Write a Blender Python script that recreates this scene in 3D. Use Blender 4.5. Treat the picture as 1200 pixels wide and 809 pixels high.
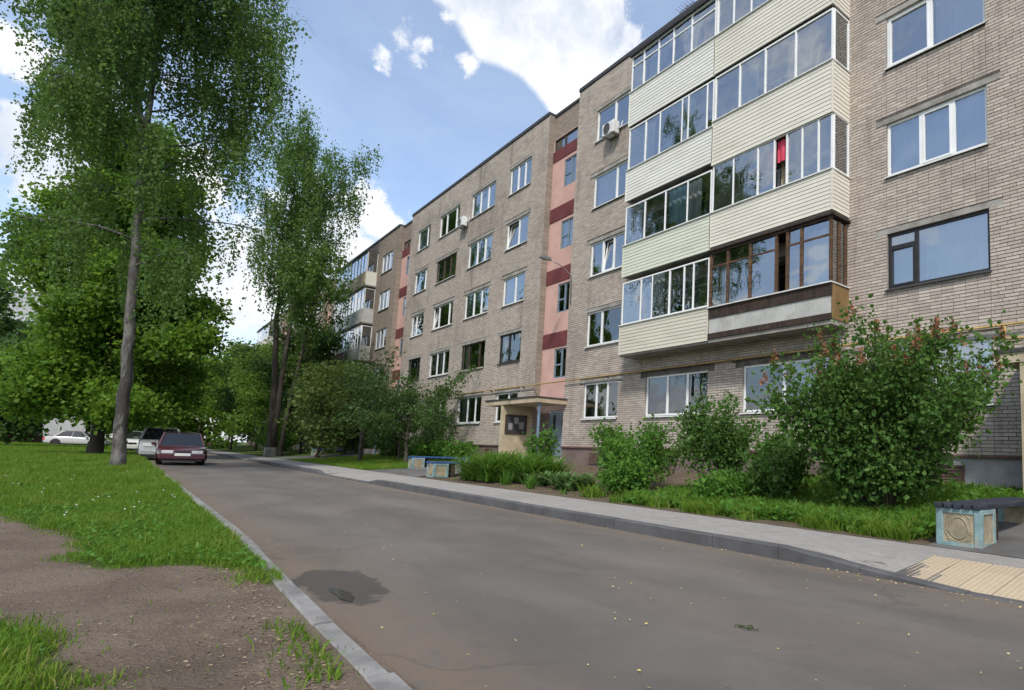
import bpy, math, random
import numpy as np
from mathutils import Vector, Matrix
random.seed(7); RNG = np.random.default_rng(11)
R = math.radians
scene = bpy.context.scene
for o in list(bpy.data.objects): bpy.data.objects.remove(o)
COL = scene.collection

# ------------------------------------------------------------------ camera
EYE = 1.10
YAW, PITCH, ROLL, FPX, CXP, CYP = 47.665, 6.079, 1.935, 707.466, 786.371, 458.615
def cam_axes():
    y, p, r = R(YAW), R(PITCH), R(ROLL)
    f = Vector((-math.sin(y)*math.cos(p), math.cos(y)*math.cos(p), math.sin(p)))
    rt = Vector((math.cos(y), math.sin(y), 0)); up = rt.cross(f)
    return f, rt*math.cos(r)+up*math.sin(r), -rt*math.sin(r)+up*math.cos(r)
FW, RT, UP = cam_axes()
cd = bpy.data.cameras.new('camera'); cam = bpy.data.objects.new('camera', cd); COL.objects.link(cam)
cd.sensor_width = 36; cd.lens = FPX/1200*36
cd.shift_x = (600-CXP)/1200; cd.shift_y = (CYP-404.5)/1200
cd.clip_start = 0.05; cd.clip_end = 3000
m = Matrix((RT, UP, -FW)).transposed().to_4x4(); m.translation = (0, 0, EYE); cam.matrix_world = m
scene.camera = cam
def ray(u, v): return (FW + RT*((u-CXP)/FPX) + UP*((CYP-v)/FPX))

# ------------------------------------------------------------------ light
SUN_EL, SUN_DIR = 48, Vector((0.62, -0.60, 0))          # the side the sun stands on
EXPOSURE = 0.7
sh = SUN_DIR.normalized(); to_sun = Vector((sh.x*math.cos(R(SUN_EL)), sh.y*math.cos(R(SUN_EL)), math.sin(R(SUN_EL))))
sd = bpy.data.lights.new('sun', 'SUN'); sun = bpy.data.objects.new('sun', sd); COL.objects.link(sun)
sd.energy = 2.3; sd.angle = R(6); sd.color = (1, .95, .86)
sun.rotation_euler = to_sun.to_track_quat('Z', 'Y').to_euler(); sun.location = (0, 0, 40)
scene.view_settings.view_transform = 'Standard'; scene.view_settings.look = 'None'
scene.view_settings.exposure = EXPOSURE; scene.view_settings.gamma = 1
scene.render.engine = 'CYCLES'

# ------------------------------------------------------------------ node helper
class NT:
    def __init__(s, tree): s.t = tree; s.n = tree.nodes; s.l = tree.links
    def new(s, typ, ins=None, **props):
        nd = s.n.new(typ)
        for k, v in props.items(): setattr(nd, k, v)
        for k, v in (ins or {}).items(): s.put(nd.inputs[k], v)
        return nd
    def put(s, sock, v):
        if hasattr(v, 'outputs'): v = v.outputs[0]
        if isinstance(v, bpy.types.NodeSocket): s.l.new(v, sock)
        else:
            if isinstance(v, (tuple, list)) and len(v) == 3 and sock.type == 'RGBA': v = (*v, 1)
            sock.default_value = v
    def math(s, op, a, b=0.0, c=0.0, clamp=False):
        nd = s.n.new('ShaderNodeMath'); nd.operation = op; nd.use_clamp = clamp
        s.put(nd.inputs[0], a); s.put(nd.inputs[1], b); s.put(nd.inputs[2], c); return nd.outputs[0]
    def mix(s, f, a, b, blend='MIX'):
        nd = s.n.new('ShaderNodeMix'); nd.data_type = 'RGBA'; nd.blend_type = blend
        s.put(nd.inputs[0], f); s.put(nd.inputs[6], a); s.put(nd.inputs[7], b); return nd.outputs[2]
    def ramp(s, v, lo, hi, a=0.0, b=1.0, smooth=True):
        nd = s.n.new('ShaderNodeMapRange'); nd.interpolation_type = 'SMOOTHSTEP' if smooth else 'LINEAR'
        s.put(nd.inputs[0], v)
        for i, x in enumerate((lo, hi, a, b)): s.put(nd.inputs[i+1], x)
        return nd.outputs[0]
    def noise(s, vec, scale, detail=3, rough=.55, dist=0):
        nd = s.n.new('ShaderNodeTexNoise'); s.put(nd.inputs['Vector'], vec)
        nd.inputs['Scale'].default_value = scale; nd.inputs['Detail'].default_value = detail
        nd.inputs['Roughness'].default_value = rough; nd.inputs['Distortion'].default_value = dist
        return nd.outputs[0]

# ------------------------------------------------------------------ sky with cumulus
w = bpy.data.worlds.new('World'); scene.world = w; w.use_nodes = True
W = NT(w.node_tree); W.n.clear()
sky = W.new('ShaderNodeTexSky', sky_type='NISHITA'); sky.sun_disc = False
sky.sun_elevation = R(SUN_EL); sky.sun_rotation = math.atan2(sh.x, sh.y)
sky.air_density = 1.0; sky.dust_density = 1.6; sky.ozone_density = 1.0; sky.altitude = 150
tc = W.new('ShaderNodeTexCoord').outputs['Generated']
dirn = W.new('ShaderNodeVectorMath', {0: tc}, operation='NORMALIZE').outputs[0]
sep = W.new('ShaderNodeSeparateXYZ', {0: dirn})
zz = W.math('MAXIMUM', sep.outputs[2], .06)
px = W.math('DIVIDE', sep.outputs[0], W.math('ADD', zz, .12)); py = W.math('DIVIDE', sep.outputs[1], W.math('ADD', zz, .12))
cl = W.new('ShaderNodeCombineXYZ', {0: px, 1: py})
field = W.noise(cl, .75, 7, .56, .3)                           # the cloud cover all over the sky
puff = W.math('SUBTRACT', W.noise(dirn, 10, 9, .68, .3), .5)
wisp = W.math('SUBTRACT', W.noise(dirn, 30, 4, .6, .1), .5)
CLOUDS = [(690, 15, 72), (650, 22, 48), (665, 90, 36), (735, 45, 36), (605, 14, 22), (630, 50, 30), (560, 14, 10),
          (470, 36, 20), (497, 50, 20), (517, 54, 14), (447, 66, 13), (490, 70, 11), (530, 17, 16), (545, 72, 15),
          (430, 245, 44), (385, 268, 56), (455, 262, 30), (340, 300, 60), (300, 320, 50), (420, 300, 40), (70, 185, 95), (130, 60, 70), (20, 330, 80), (220, 210, 60), (10, 60, 60)]
CLEAR = [(400, 120, 200), (560, 180, 110), (300, 60, 140), (790, 10, 60), (20, 240, 40)]
def blob(u, v, r, soft=.55):
    c = ray(u, v).normalized(); rad = (ray(u+r, v).normalized()-ray(u-r, v).normalized()).length/2
    d = W.new('ShaderNodeVectorMath', {0: dirn, 1: tuple(c)}, operation='DISTANCE').outputs['Value']
    return W.math('SUBTRACT', 1.0, W.math('DIVIDE', d, rad))     # 1 centre, 0 rim
tot = None
for b in CLOUDS:
    v = blob(*b); v = W.math('MULTIPLY', v, min(1.0, .35+b[2]/70))
    tot = v if tot is None else W.math('SMOOTH_MAX', tot, v, .12)
clr = None
for b in CLEAR:
    v = blob(*b); clr = v if clr is None else W.math('MAXIMUM', clr, v)
placed = W.math('ADD', W.math('ADD', tot, W.math('MULTIPLY', puff, 3.4)), W.math('MULTIPLY', wisp, 1.9))
m1 = W.ramp(placed, .02, .62)
free = W.math('SUBTRACT', field, W.math('MULTIPLY', W.math('MAXIMUM', clr, 0.0), 1.2))
m2 = W.ramp(W.math('ADD', free, W.math('MULTIPLY', puff, .14)), .475, .585)
veil = W.math('ADD', .08, W.math('MULTIPLY', W.ramp(W.noise(cl, 1.6, 6, .65, .8), .35, .75), .12))      # thin high cirrus
mask = W.math('MAXIMUM', m1, m2)
skyv = W.mix(veil, sky.outputs[0], (4.6, 5.0, 5.6))
shade = W.ramp(W.math('ADD', W.noise(dirn, 7, 7, .62), W.math('MULTIPLY', puff, .5)), .3, .66, .0, 1.0)
CLOUD = 4.9
ccol = W.mix(shade, (CLOUD*.62, CLOUD*.68, CLOUD*.78), (CLOUD, CLOUD, CLOUD*1.0))
skyc = W.mix(W.math('MULTIPLY', mask, .97), skyv, ccol)
bg = W.new('ShaderNodeBackground', {'Color': skyc, 'Strength': 0.15})
W.l.new(bg.outputs[0], W.new('ShaderNodeOutputWorld').inputs[0])

# ------------------------------------------------------------------ materials
MATS = {}
def base_mat(name):
    mt = bpy.data.materials.new(name); mt.use_nodes = True; N = NT(mt.node_tree); N.n.clear()
    out = N.new('ShaderNodeOutputMaterial'); return mt, N, out
def mat(name, col, rough=.7, var=.15, scale=4., col2=None, bump=0., bscale=60., metal=0., spec=.4, stain=None, stretch=None, stain_at=(.55, .75)):
    """plain surface with mottled colour, fine relief and optional stains"""
    if name in MATS: return MATS[name]
    mt, N, out = base_mat(name)
    pos = N.new('ShaderNodeNewGeometry').outputs['Position']
    if stretch: pos = N.new('ShaderNodeVectorMath', {0: pos, 1: stretch}, operation='MULTIPLY').outputs[0]
    n1 = N.noise(pos, scale, 5, .6); n2 = N.noise(pos, scale*9, 3, .6)
    c2 = col2 or tuple(c*(1-var*1.6) for c in col)
    c = N.mix(N.ramp(n1, .32, .68), col, c2)
    c = N.mix(N.math('MULTIPLY', n2, var), c, (0.0, 0.0, 0.0))
    if stain: c = N.mix(N.ramp(N.noise(pos, scale*.6, 6, .65, .4), *stain_at, 0, .9), c, stain)
    p = N.new('ShaderNodeBsdfPrincipled', {'Base Color': c, 'Roughness': N.math('ADD', rough-.06, N.math('MULTIPLY', n2, .12)), 'Metallic': metal, 'Specular IOR Level': spec})
    if bump: N.l.new(N.new('ShaderNodeBump', {'Height': N.noise(pos, bscale, 4, .65), 'Strength': bump, 'Distance': .02}).outputs[0], p.inputs['Normal'])
    N.l.new(p.outputs[0], out.inputs[0]); MATS[name] = mt; return mt
def piece_mat(name, cols, rough=.85, bump=.5, bscale=70., dirt=(.12, .10, .085), seed=0.):
    """bricks, tiles, stones: a tone of its own for every piece (attribute 'rnd' or the object's random number)"""
    if name in MATS: return MATS[name]
    mt, N, out = base_mat(name)
    pos = N.new('ShaderNodeNewGeometry').outputs['Position']
    a = N.new('ShaderNodeAttribute', attribute_name='rnd').outputs['Fac']
    r = N.math('FRACT', N.math('ADD', a, N.math('ADD', N.new('ShaderNodeObjectInfo').outputs['Random'], seed)))
    rp = N.new('ShaderNodeValToRGB', {0: r}); e = rp.color_ramp.elements
    while len(e) < len(cols): e.new(.5)
    for i, c in enumerate(cols): e[i].position = i/(len(cols)-1); e[i].color = (*c, 1)
    c = N.mix(N.ramp(N.noise(pos, .35, 5, .65, .3), .42, .75, 0, .42), rp.outputs[0], dirt)
    st_ = N.new('ShaderNodeVectorMath', {0: pos, 1: (2.6, 1, .22)}, operation='MULTIPLY').outputs[0]
    c = N.mix(N.ramp(N.noise(st_, 1.0, 5, .6), .54, .76, 0, .48), c, dirt)
    c = N.mix(N.ramp(N.noise(pos, 38, 3, .7), .35, .75, 0, .28), c, dirt)
    p = N.new('ShaderNodeBsdfPrincipled', {'Base Color': c, 'Roughness': rough, 'Specular IOR Level': .25})
    if bump: N.l.new(N.new('ShaderNodeBump', {'Height': N.noise(pos, bscale, 4, .7), 'Strength': bump, 'Distance': .006}).outputs[0], p.inputs['Normal'])
    N.l.new(p.outputs[0], out.inputs[0]); MATS[name] = mt; return mt
def far_brick_mat(name):
    mt, N, out = base_mat(name)
    g = N.new('ShaderNodeNewGeometry'); s = N.new('ShaderNodeSeparateXYZ', {0: g.outputs['Position']})
    v = N.new('ShaderNodeCombineXYZ', {0: s.outputs[0], 1: s.outputs[2]})
    br = N.new('ShaderNodeTexBrick', {'Vector': v, 'Color1': (.33, .275, .232), 'Color2': (.24, .20, .17), 'Mortar': (.12, .10, .085), 'Scale': 1.0})
    br.inputs['Mortar Size'].default_value = .007; br.inputs['Brick Width'].default_value = .262; br.inputs['Row Height'].default_value = .077
    c = N.mix(N.ramp(N.noise(g.outputs['Position'], .35, 5, .65, .3), .42, .75, 0, .42), br.outputs[0], (.12, .10, .085))
    p = N.new('ShaderNodeBsdfPrincipled', {'Base Color': c, 'Roughness': .9, 'Specular IOR Level': .2})
    N.l.new(N.new('ShaderNodeBump', {'Height': br.outputs['Fac'], 'Strength': .5, 'Distance': .008}).outputs[0], p.inputs['Normal'])
    br.inputs['Mortar Smooth'].default_value = .1
    N.l.new(p.outputs[0], out.inputs[0]); return mt
def leaf_mat(name, c1, c2, c3=None, trans=.38, rough=.5):
    mt, N, out = base_mat(name)
    a = N.new('ShaderNodeAttribute', attribute_name='rnd').outputs['Fac']
    c = N.mix(a, c1, c2)
    if c3: c = N.mix(N.ramp(a, .86, .95), c, c3)
    p = N.new('ShaderNodeBsdfPrincipled', {'Base Color': c, 'Roughness': rough, 'Specular IOR Level': .16})
    t = N.new('ShaderNodeBsdfTranslucent', {'Color': N.mix(.5, c, (.16, .24, .02), 'ADD')})
    N.l.new(N.new('ShaderNodeMixShader', {0: trans, 1: p.outputs[0], 2: t.outputs[0]}).outputs[0], out.inputs[0])
    return mt
def glass_mat(name, refl=.22, tint=(.75, .8, .8), rough=.0, wav=.012):
    mt, N, out = base_mat(name)
    pos = N.new('ShaderNodeNewGeometry').outputs['Position']
    rnd = N.new('ShaderNodeObjectInfo').outputs['Random']
    bmp = N.new('ShaderNodeBump', {'Height': N.noise(N.new('ShaderNodeVectorMath', {0: pos, 1: (1, 1, 1)}, operation='ADD').outputs[0], 1.1, 1), 'Strength': wav*8, 'Distance': .25})
    lw = N.new('ShaderNodeFresnel', {'IOR': 1.75})
    fac = N.math('ADD', N.math('MULTIPLY', lw, 1.25), refl, clamp=True)
    gl = N.new('ShaderNodeBsdfGlossy', {'Color': (.92, .96, 1.0), 'Roughness': rough, 'Normal': bmp.outputs[0]})
    tr = N.new('ShaderNodeBsdfTransparent', {'Color': tint})
    N.l.new(N.new('ShaderNodeMixShader', {0: fac, 1: tr.outputs[0], 2: gl.outputs[0]}).outputs[0], out.inputs[0]); return mt

M = {}
M['brick'] = piece_mat('brick', [(.44, .38, .335), (.51, .445, .395), (.47, .41, .36), (.38, .33, .295), (.55, .485, .43), (.45, .39, .345), (.42, .355, .31)])
M['mortar'] = mat('mortar', (.155, .133, .116), .95, .3, 3, bump=.4, bscale=90)
M['far_brick'] = far_brick_mat('far_brick')
M['interior'] = mat('interior', (.30, .27, .23), .9, .1)
M['concrete'] = mat('concrete', (.40, .38, .35), .9, .25, 3, stain=(.16, .15, .135), bump=.4)
M['concrete_beige'] = mat('concrete_beige', (.50, .42, .29), .85, .15, 2, stain=(.22, .18, .13), bump=.2)
M['coping'] = mat('coping', (.055, .052, .055), .6, .2)
M['pink'] = mat('pink_render', (.58, .36, .32), .9, .10, 1.2, stain=(.42, .28, .25), bump=.25, bscale=40, stain_at=(.62, .85))
M['oxblood'] = mat('oxblood_render', (.165, .04, .045), .85, .2, 1.5, stain=(.25, .12, .11), bump=.25, stain_at=(.6, .85))
M['plinth'] = mat('plinth_render', (.20, .145, .135), .9, .2, 1.0, stain=(.12, .09, .085), bump=.5, bscale=25)
M['plinth_grey'] = mat('plinth_grey', (.40, .40, .42), .9, .15, 1.2, stain=(.25, .24, .24), bump=.6, bscale=14)
M['ledge'] = mat('plinth_ledge', (.15, .085, .075), .8, .25, 3)
M['pvc'] = mat('white_pvc', (.78, .79, .80), .35, .05, 2, spec=.5)
M['old_white'] = mat('old_white_paint', (.60, .60, .57), .6, .15, 5, stain=(.3, .28, .25))
M['black_frame'] = mat('black_frame', (.025, .022, .022), .4, .2)
M['brown_frame'] = mat('brown_frame', (.075, .045, .03), .55, .25, 6)
M['blue_frame'] = mat('blue_grey_frame', (.20, .27, .34), .5, .2, 4)
M['cream'] = mat('cream_siding', (.67, .64, .565), .5, .06, 1.5, stain=(.42, .38, .30), stretch=(.5, .5, 2), stain_at=(.5, .85))
M['ivory'] = mat('ivory_siding', (.70, .69, .645), .5, .06, 1.5, stain=(.45, .43, .38), stretch=(.5, .5, 2), stain_at=(.5, .85))
M['palegreen'] = mat('pale_green_siding', (.60, .62, .52), .5, .06, 1.5, stain=(.40, .41, .33), stretch=(.5, .5, 2), stain_at=(.5, .85))
M['sand'] = mat('sand_siding', (.58, .55, .46), .5, .06, 1.5, stain=(.40, .36, .28), stretch=(.5, .5, 2), stain_at=(.5, .85))
M['old_wood'] = mat('old_brown_wood', (.16, .085, .04), .75, .4, 3, col2=(.06, .035, .022), stretch=(1, 1, 4), bump=.5, stain=(.33, .20, .08), stain_at=(.6, .8))
M['dark_wood'] = mat('dark_peeling_wood', (.07, .042, .032), .8, .4, 4, stain=(.28, .24, .2), stretch=(4, 1, .7), bump=.5, stain_at=(.62, .75))
M['ply'] = mat('weathered_plywood', (.26, .17, .07), .75, .2, 2, col2=(.18, .11, .045), stretch=(1, 1, .4), bump=.3)
M['sheet'] = mat('grey_asbestos_sheet', (.48, .48, .46), .85, .12, 2, stain=(.26, .24, .21), bump=.3)
M['slab'] = mat('balcony_slab', (.33, .31, .28), .9, .2, 2.5, stain=(.10, .09, .08), bump=.4)
M['pane'] = glass_mat('window_pane', .26)
M['pane_dim'] = glass_mat('window_pane_dim', .08, (.7, .74, .72))
M['curtain'] = mat('white_curtain', (.72, .72, .74), .9, .08, 3, stretch=(14, 1, .6))
M['curtain_beige'] = mat('beige_curtain', (.55, .45, .33), .9, .1, 3, stretch=(14, 1, .6))
M['curtain_blue'] = mat('blue_curtain', (.42, .60, .82), .9, .1, 3, stretch=(14, 1, .6))
M['cloth_red'] = mat('red_cloth', (.66, .07, .13), .9, .1)
M['pipe_yellow'] = mat('yellow_pipe_paint', (.50, .34, .12), .6, .25, 5, stain=(.3, .2, .1))
M['steel'] = mat('grey_steel', (.30, .31, .32), .45, .2, metal=.4)
M['dark_steel'] = mat('dark_steel', (.06, .06, .065), .5, .2)
M['white_metal'] = mat('white_metal', (.70, .71, .70), .45, .08)
M['blue_paint'] = mat('blue_bench_paint', (.035, .10, .27), .5, .25, 5, stretch=(3, 3, 3), stain=(.06, .09, .15))
M['navy_paint'] = mat('navy_bench_paint', (.032, .038, .058), .55, .3, 6, stain=(.10, .10, .11))
M['post_blue'] = mat('blue_grey_post', (.15, .22, .30), .5, .2)
M['door_blue'] = mat('blue_grey_door', (.20, .255, .31), .5, .15, 2)
M['turq'] = mat('turquoise_bench_paint', (.24, .37, .385), .8, .25, 5, stain=(.33, .30, .25), bump=.3, stain_at=(.5, .68))
M['relief'] = mat('cream_relief_paint', (.40, .345, .235), .8, .25, 6, stain=(.22, .18, .12), bump=.3)
M['vent'] = mat('brown_vent', (.13, .075, .06), .6, .2)
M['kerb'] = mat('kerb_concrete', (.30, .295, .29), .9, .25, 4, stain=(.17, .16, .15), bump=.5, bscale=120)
M['kerb_shaded'] = mat('kerb_shaded', (.115, .115, .12), .85, .2, 3, stain=(.10, .095, .09), bump=.5, bscale=120)  # shade on the kerb's road-side face is put into this darker concrete colour
M['paver'] = piece_mat('grey_paver', [(.245, .235, .225), (.275, .262, .25), (.26, .25, .238), (.30, .287, .272)], .9, .5, 120., dirt=(.19, .175, .16))
M['tactile'] = piece_mat('tan_tactile', [(.39, .32, .225), (.43, .355, .255), (.36, .295, .215)], .85, .4, 120., dirt=(.3, .24, .17))
M['birch_bark'] = mat('birch_bark', (.22, .21, .20), .95, .45, 4.5, col2=(.075, .068, .064), stain=(.035, .031, .029), stretch=(1, 1, .38), bump=1.0, bscale=14, stain_at=(.50, .57))
M['bark'] = mat('dark_bark', (.085, .070, .058), .95, .35, 3, stretch=(1, 1, .3), bump=1., bscale=20)
M['twig'] = mat('shrub_twig', (.10, .075, .055), .9, .3, 8)
M['lv_birch'] = leaf_mat('birch_leaves', (.05, .105, .028), (.105, .185, .045), trans=.45)
M['lv_maple'] = leaf_mat('maple_leaves', (.06, .135, .016), (.155, .27, .035), trans=.5)
M['lv_dark'] = leaf_mat('dark_leaves', (.035, .075, .024), (.075, .135, .038))
M['lv_lime'] = leaf_mat('lime_leaves', (.075, .15, .025), (.15, .25, .045), trans=.48)
M['lv_lilac'] = leaf_mat('lilac_leaves', (.04, .10, .022), (.10, .19, .045), trans=.36, rough=.42)
M['lv_yel'] = leaf_mat('yellow_green_leaves', (.06, .10, .028), (.115, .15, .04))
M['lv_bed'] = leaf_mat('bed_leaves', (.045, .125, .02), (.11, .235, .035), trans=.36)
M['lv_hosta'] = leaf_mat('hosta_leaves', (.07, .14, .05), (.13, .22, .08), trans=.25)
M['grass'] = leaf_mat('grass_blades', (.08, .155, .016), (.15, .255, .03), (.25, .25, .08), trans=.4, rough=.6)
M['floret'] = leaf_mat('spent_flower_heads', (.16, .065, .035), (.30, .15, .085), (.36, .2, .17), trans=.15, rough=.8)

# ------------------------------------------------------------------ mesh helpers
class MB:
    def __init__(s): s.v = []; s.f = []; s.mi = []
    def add(s, vs, fs, mi=0):
        b = len(s.v); s.v += [tuple(v) for v in vs]
        for f in fs: s.f.append(tuple(i+b for i in f)); s.mi.append(mi)
        return s
    def quad(s, a, b, c, d, mi=0): return s.add([a, b, c, d], [(0, 1, 2, 3)], mi)
    def box(s, x0, x1, y0, y1, z0, z1, mi=0, bev=0.):
        if bev:
            return s.bbox(x0, x1, y0, y1, z0, z1, bev, mi)
        vs = [(x, y, z) for z in (z0, z1) for y in (y0, y1) for x in (x0, x1)]
        return s.add(vs, [(0, 2, 3, 1), (4, 5, 7, 6), (0, 1, 5, 4), (2, 6, 7, 3), (0, 4, 6, 2), (1, 3, 7, 5)], mi)
    def bbox(s, x0, x1, y0, y1, z0, z1, b, mi=0):
        """box with chamfered edges"""
        X, Y, Z = (x0, x1), (y0, y1), (z0, z1); vs = []; ix = {}
        for i in (0, 1):
            for j in (0, 1):
                for k in (0, 1):
                    sx, sy, sz = (1-2*i)*b, (1-2*j)*b, (1-2*k)*b
                    for a, p in enumerate(((X[i], Y[j]+sy, Z[k]+sz), (X[i]+sx, Y[j], Z[k]+sz), (X[i]+sx, Y[j]+sy, Z[k]))):
                        ix[i, j, k, a] = len(vs); vs.append(p)
        fs = []
        for i in (0, 1):
            q = [ix[i, j, k, 0] for j, k in ((0, 0), (1, 0), (1, 1), (0, 1))]; fs.append(q if i else q[::-1])
            q = [ix[j, i, k, 1] for j, k in ((0, 0), (1, 0), (1, 1), (0, 1))]; fs.append(q[::-1] if i else q)
            q = [ix[j, k, i, 2] for j, k in ((0, 0), (1, 0), (1, 1), (0, 1))]; fs.append(q if i else q[::-1])
        for i in (0, 1):
            for j in (0, 1):
                fs.append((ix[i, j, 0, 0], ix[i, j, 1, 0], ix[i, j, 1, 1], ix[i, j, 0, 1]))
                fs.append((ix[i, 0, j, 0], ix[i, 1, j, 0], ix[i, 1, j, 2], ix[i, 0, j, 2]))
                fs.append((ix[0, i, j, 1], ix[1, i, j, 1], ix[1, i, j, 2], ix[0, i, j, 2]))
        for i in (0, 1):
            for j in (0, 1):
                for k in (0, 1): fs.append((ix[i, j, k, 0], ix[i, j, k, 1], ix[i, j, k, 2]))
        return s.add(vs, fs, mi)
    def tube(s, pts, rad, n=8, mi=0, cap=True):
        pts = [Vector(p) for p in pts]
        if not hasattr(rad, '__len__'): rad = [rad]*len(pts)
        vs = []; ref = None
        for i, p in enumerate(pts):
            t = (pts[min(i+1, len(pts)-1)]-pts[max(i-1, 0)]).normalized()
            if ref is None: ref = t.orthogonal().normalized()
            a = (ref - t*ref.dot(t)); a = a.normalized() if a.length > 1e-6 else t.orthogonal().normalized()
            ref = a; b = t.cross(a)
            for k in range(n):
                th = 2*math.pi*k/n; vs.append(p + (a*math.cos(th)+b*math.sin(th))*rad[i])
        fs = [(i*n+k, i*n+(k+1) % n, (i+1)*n+(k+1) % n, (i+1)*n+k) for i in range(len(pts)-1) for k in range(n)]
        if cap: fs += [tuple(range(n))[::-1], tuple((len(pts)-1)*n+k for k in range(n))]
        return s.add(vs, fs, mi)
    def prism(s, poly, axis, a0, a1, mi=0):
        """poly of 2D points pushed along axis ('x','y' or 'z')"""
        def mk(p, a): return {'x': (a, p[0], p[1]), 'y': (p[0], a, p[1]), 'z': (p[0], p[1], a)}[axis]
        n = len(poly); vs = [mk(p, a0) for p in poly]+[mk(p, a1) for p in poly]
        return s.add(vs, [tuple(range(n))[::-1], tuple(range(n, 2*n))]+[(i, (i+1) % n, n+(i+1) % n, n+i) for i in range(n)], mi)
    def build(s, name, mats, parent=None, smooth=False, rnd=None):
        me = bpy.data.meshes.new(name); me.from_pydata(s.v, [], s.f)
        for mm in (mats if isinstance(mats, (list, tuple)) else [mats]): me.materials.append(mm)
        if any(s.mi): me.polygons.foreach_set('material_index', s.mi)
        if smooth: me.polygons.foreach_set('use_smooth', [True]*len(me.polygons))
        if rnd is not None:
            at_ = me.attributes.new('rnd', 'FLOAT', 'FACE'); at_.data.foreach_set('value', np.asarray(rnd, dtype=np.float32))
        me.update(); return link(name, me, parent)
def link(name, me, parent=None):
    o = bpy.data.objects.new(name, me); COL.objects.link(o)
    if parent is not None:
        o.parent = parent
        if root_of(parent).name in WORLD_ROOTS: o.matrix_parent_inverse = wm(parent).inverted()   # built in world coordinates
    return o
WORLD_ROOTS = set()
def root_of(o):
    while o.parent: o = o.parent
    return o
def wm(o):
    l = Matrix.LocRotScale(o.location, o.rotation_euler, o.scale)
    return wm(o.parent) @ o.matrix_parent_inverse @ l if o.parent else l
def empty(name, loc=(0, 0, 0), rz=0):
    o = bpy.data.objects.new(name, None); COL.objects.link(o); o.location = loc; o.rotation_euler.z = rz; o.empty_display_size = .2; return o
def tag(o, label=None, cat=None, group=None, kind=None):
    if label: o['label'] = label
    if cat: o['category'] = cat
    if group: o['group'] = group
    if kind: o['kind'] = kind
    return o
def fast_mesh(name, verts, nper, mats, parent=None, rnd=None, tri_pattern=None, smooth=False):
    """verts (N, nper, 3): N little polygons, or patches of faces given by tri_pattern"""
    N = verts.shape[0]; me = bpy.data.meshes.new(name)
    pat = tri_pattern or [tuple(range(nper))]
    me.vertices.add(N*nper); me.vertices.foreach_set('co', verts.reshape(-1).astype(np.float32))
    lp = np.concatenate([np.array(p) for p in pat]); L = len(lp)
    loops = (np.arange(N)[:, None]*nper + lp[None, :]).reshape(-1)
    me.loops.add(len(loops)); me.loops.foreach_set('vertex_index', loops.astype(np.int32))
    starts = np.cumsum([0]+[len(p) for p in pat[:-1]]); tots = np.array([len(p) for p in pat])
    me.polygons.add(N*len(pat))
    me.polygons.foreach_set('loop_start', (np.arange(N)[:, None]*L+starts[None, :]).reshape(-1).astype(np.int32))
    me.polygons.foreach_set('loop_total', np.tile(tots, N).astype(np.int32))
    for mm in (mats if isinstance(mats, (list, tuple)) else [mats]): me.materials.append(mm)
    if rnd is not None:
        at_ = me.attributes.new('rnd', 'FLOAT', 'FACE'); at_.data.foreach_set('value', np.repeat(rnd, len(pat)).astype(np.float32))
    me.polygons.foreach_set('use_smooth', np.full(N*len(pat), bool(smooth)))
    me.update(calc_edges=True); me.validate()
    return link(name, me, parent)

# ================================================================== GROUND
KL, KR, SW = 1.16, 5.50, 7.25            # left kerb face, right kerb face, inner edge of pavement (Y)
WALL = 13.18                             # facade plane (Y)
def sstep(t): t = np.clip(t, 0, 1); return t*t*(3-2*t)
def bed_z(y): return .135 + .46*np.clip((np.asarray(y, float)-SW)/5.3, 0, 1)**1.5
def verge_z(x, y):
    y = np.asarray(y, float); x = np.asarray(x, float)
    return .085 + .05*sstep((.3-y)/3) + .016*np.sin(x*1.9+y*2.3)*np.cos(x*.83-y*1.7)*sstep((.9-y)/.5)
SOIL = [(-11.6, -1.15), (-10.8, -.93), (-9.24, -.42), (-7.75, -.12), (-6.95, -.2), (-6.5, -.02), (-6.3, .32), (-6.2, .62), (-5.9, .80), (-5.2, .93), (-4.4, 1.4), (2, 1.4), (2, -1.2), (-2.6, -.6), (-3.5, .02), (-4.1, -.12), (-5.0, -.38), (-7, -1.2), (-9, -1.6), (-11, -1.7)]
def in_poly(x, y, poly):
    r = np.zeros(len(x), bool); n = len(poly)
    for i in range(n):
        (x1, y1), (x2, y2) = poly[i], poly[(i+1) % n]
        c = ((y1 > y) != (y2 > y)) & (x < (x2-x1)*(y-y1)/(y2-y1+1e-12)+x1); r ^= c
    return r
def poly_dist(x, y, poly):
    d = np.full(len(x), 1e9); n = len(poly)
    for i in range(n):
        a = np.array(poly[i]); b = np.array(poly[(i+1) % n]); ab = b-a
        t = np.clip(((x-a[0])*ab[0]+(y-a[1])*ab[1])/(ab@ab), 0, 1)
        d = np.minimum(d, np.hypot(x-a[0]-t*ab[0], y-a[1]-t*ab[1]))
    return d
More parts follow.
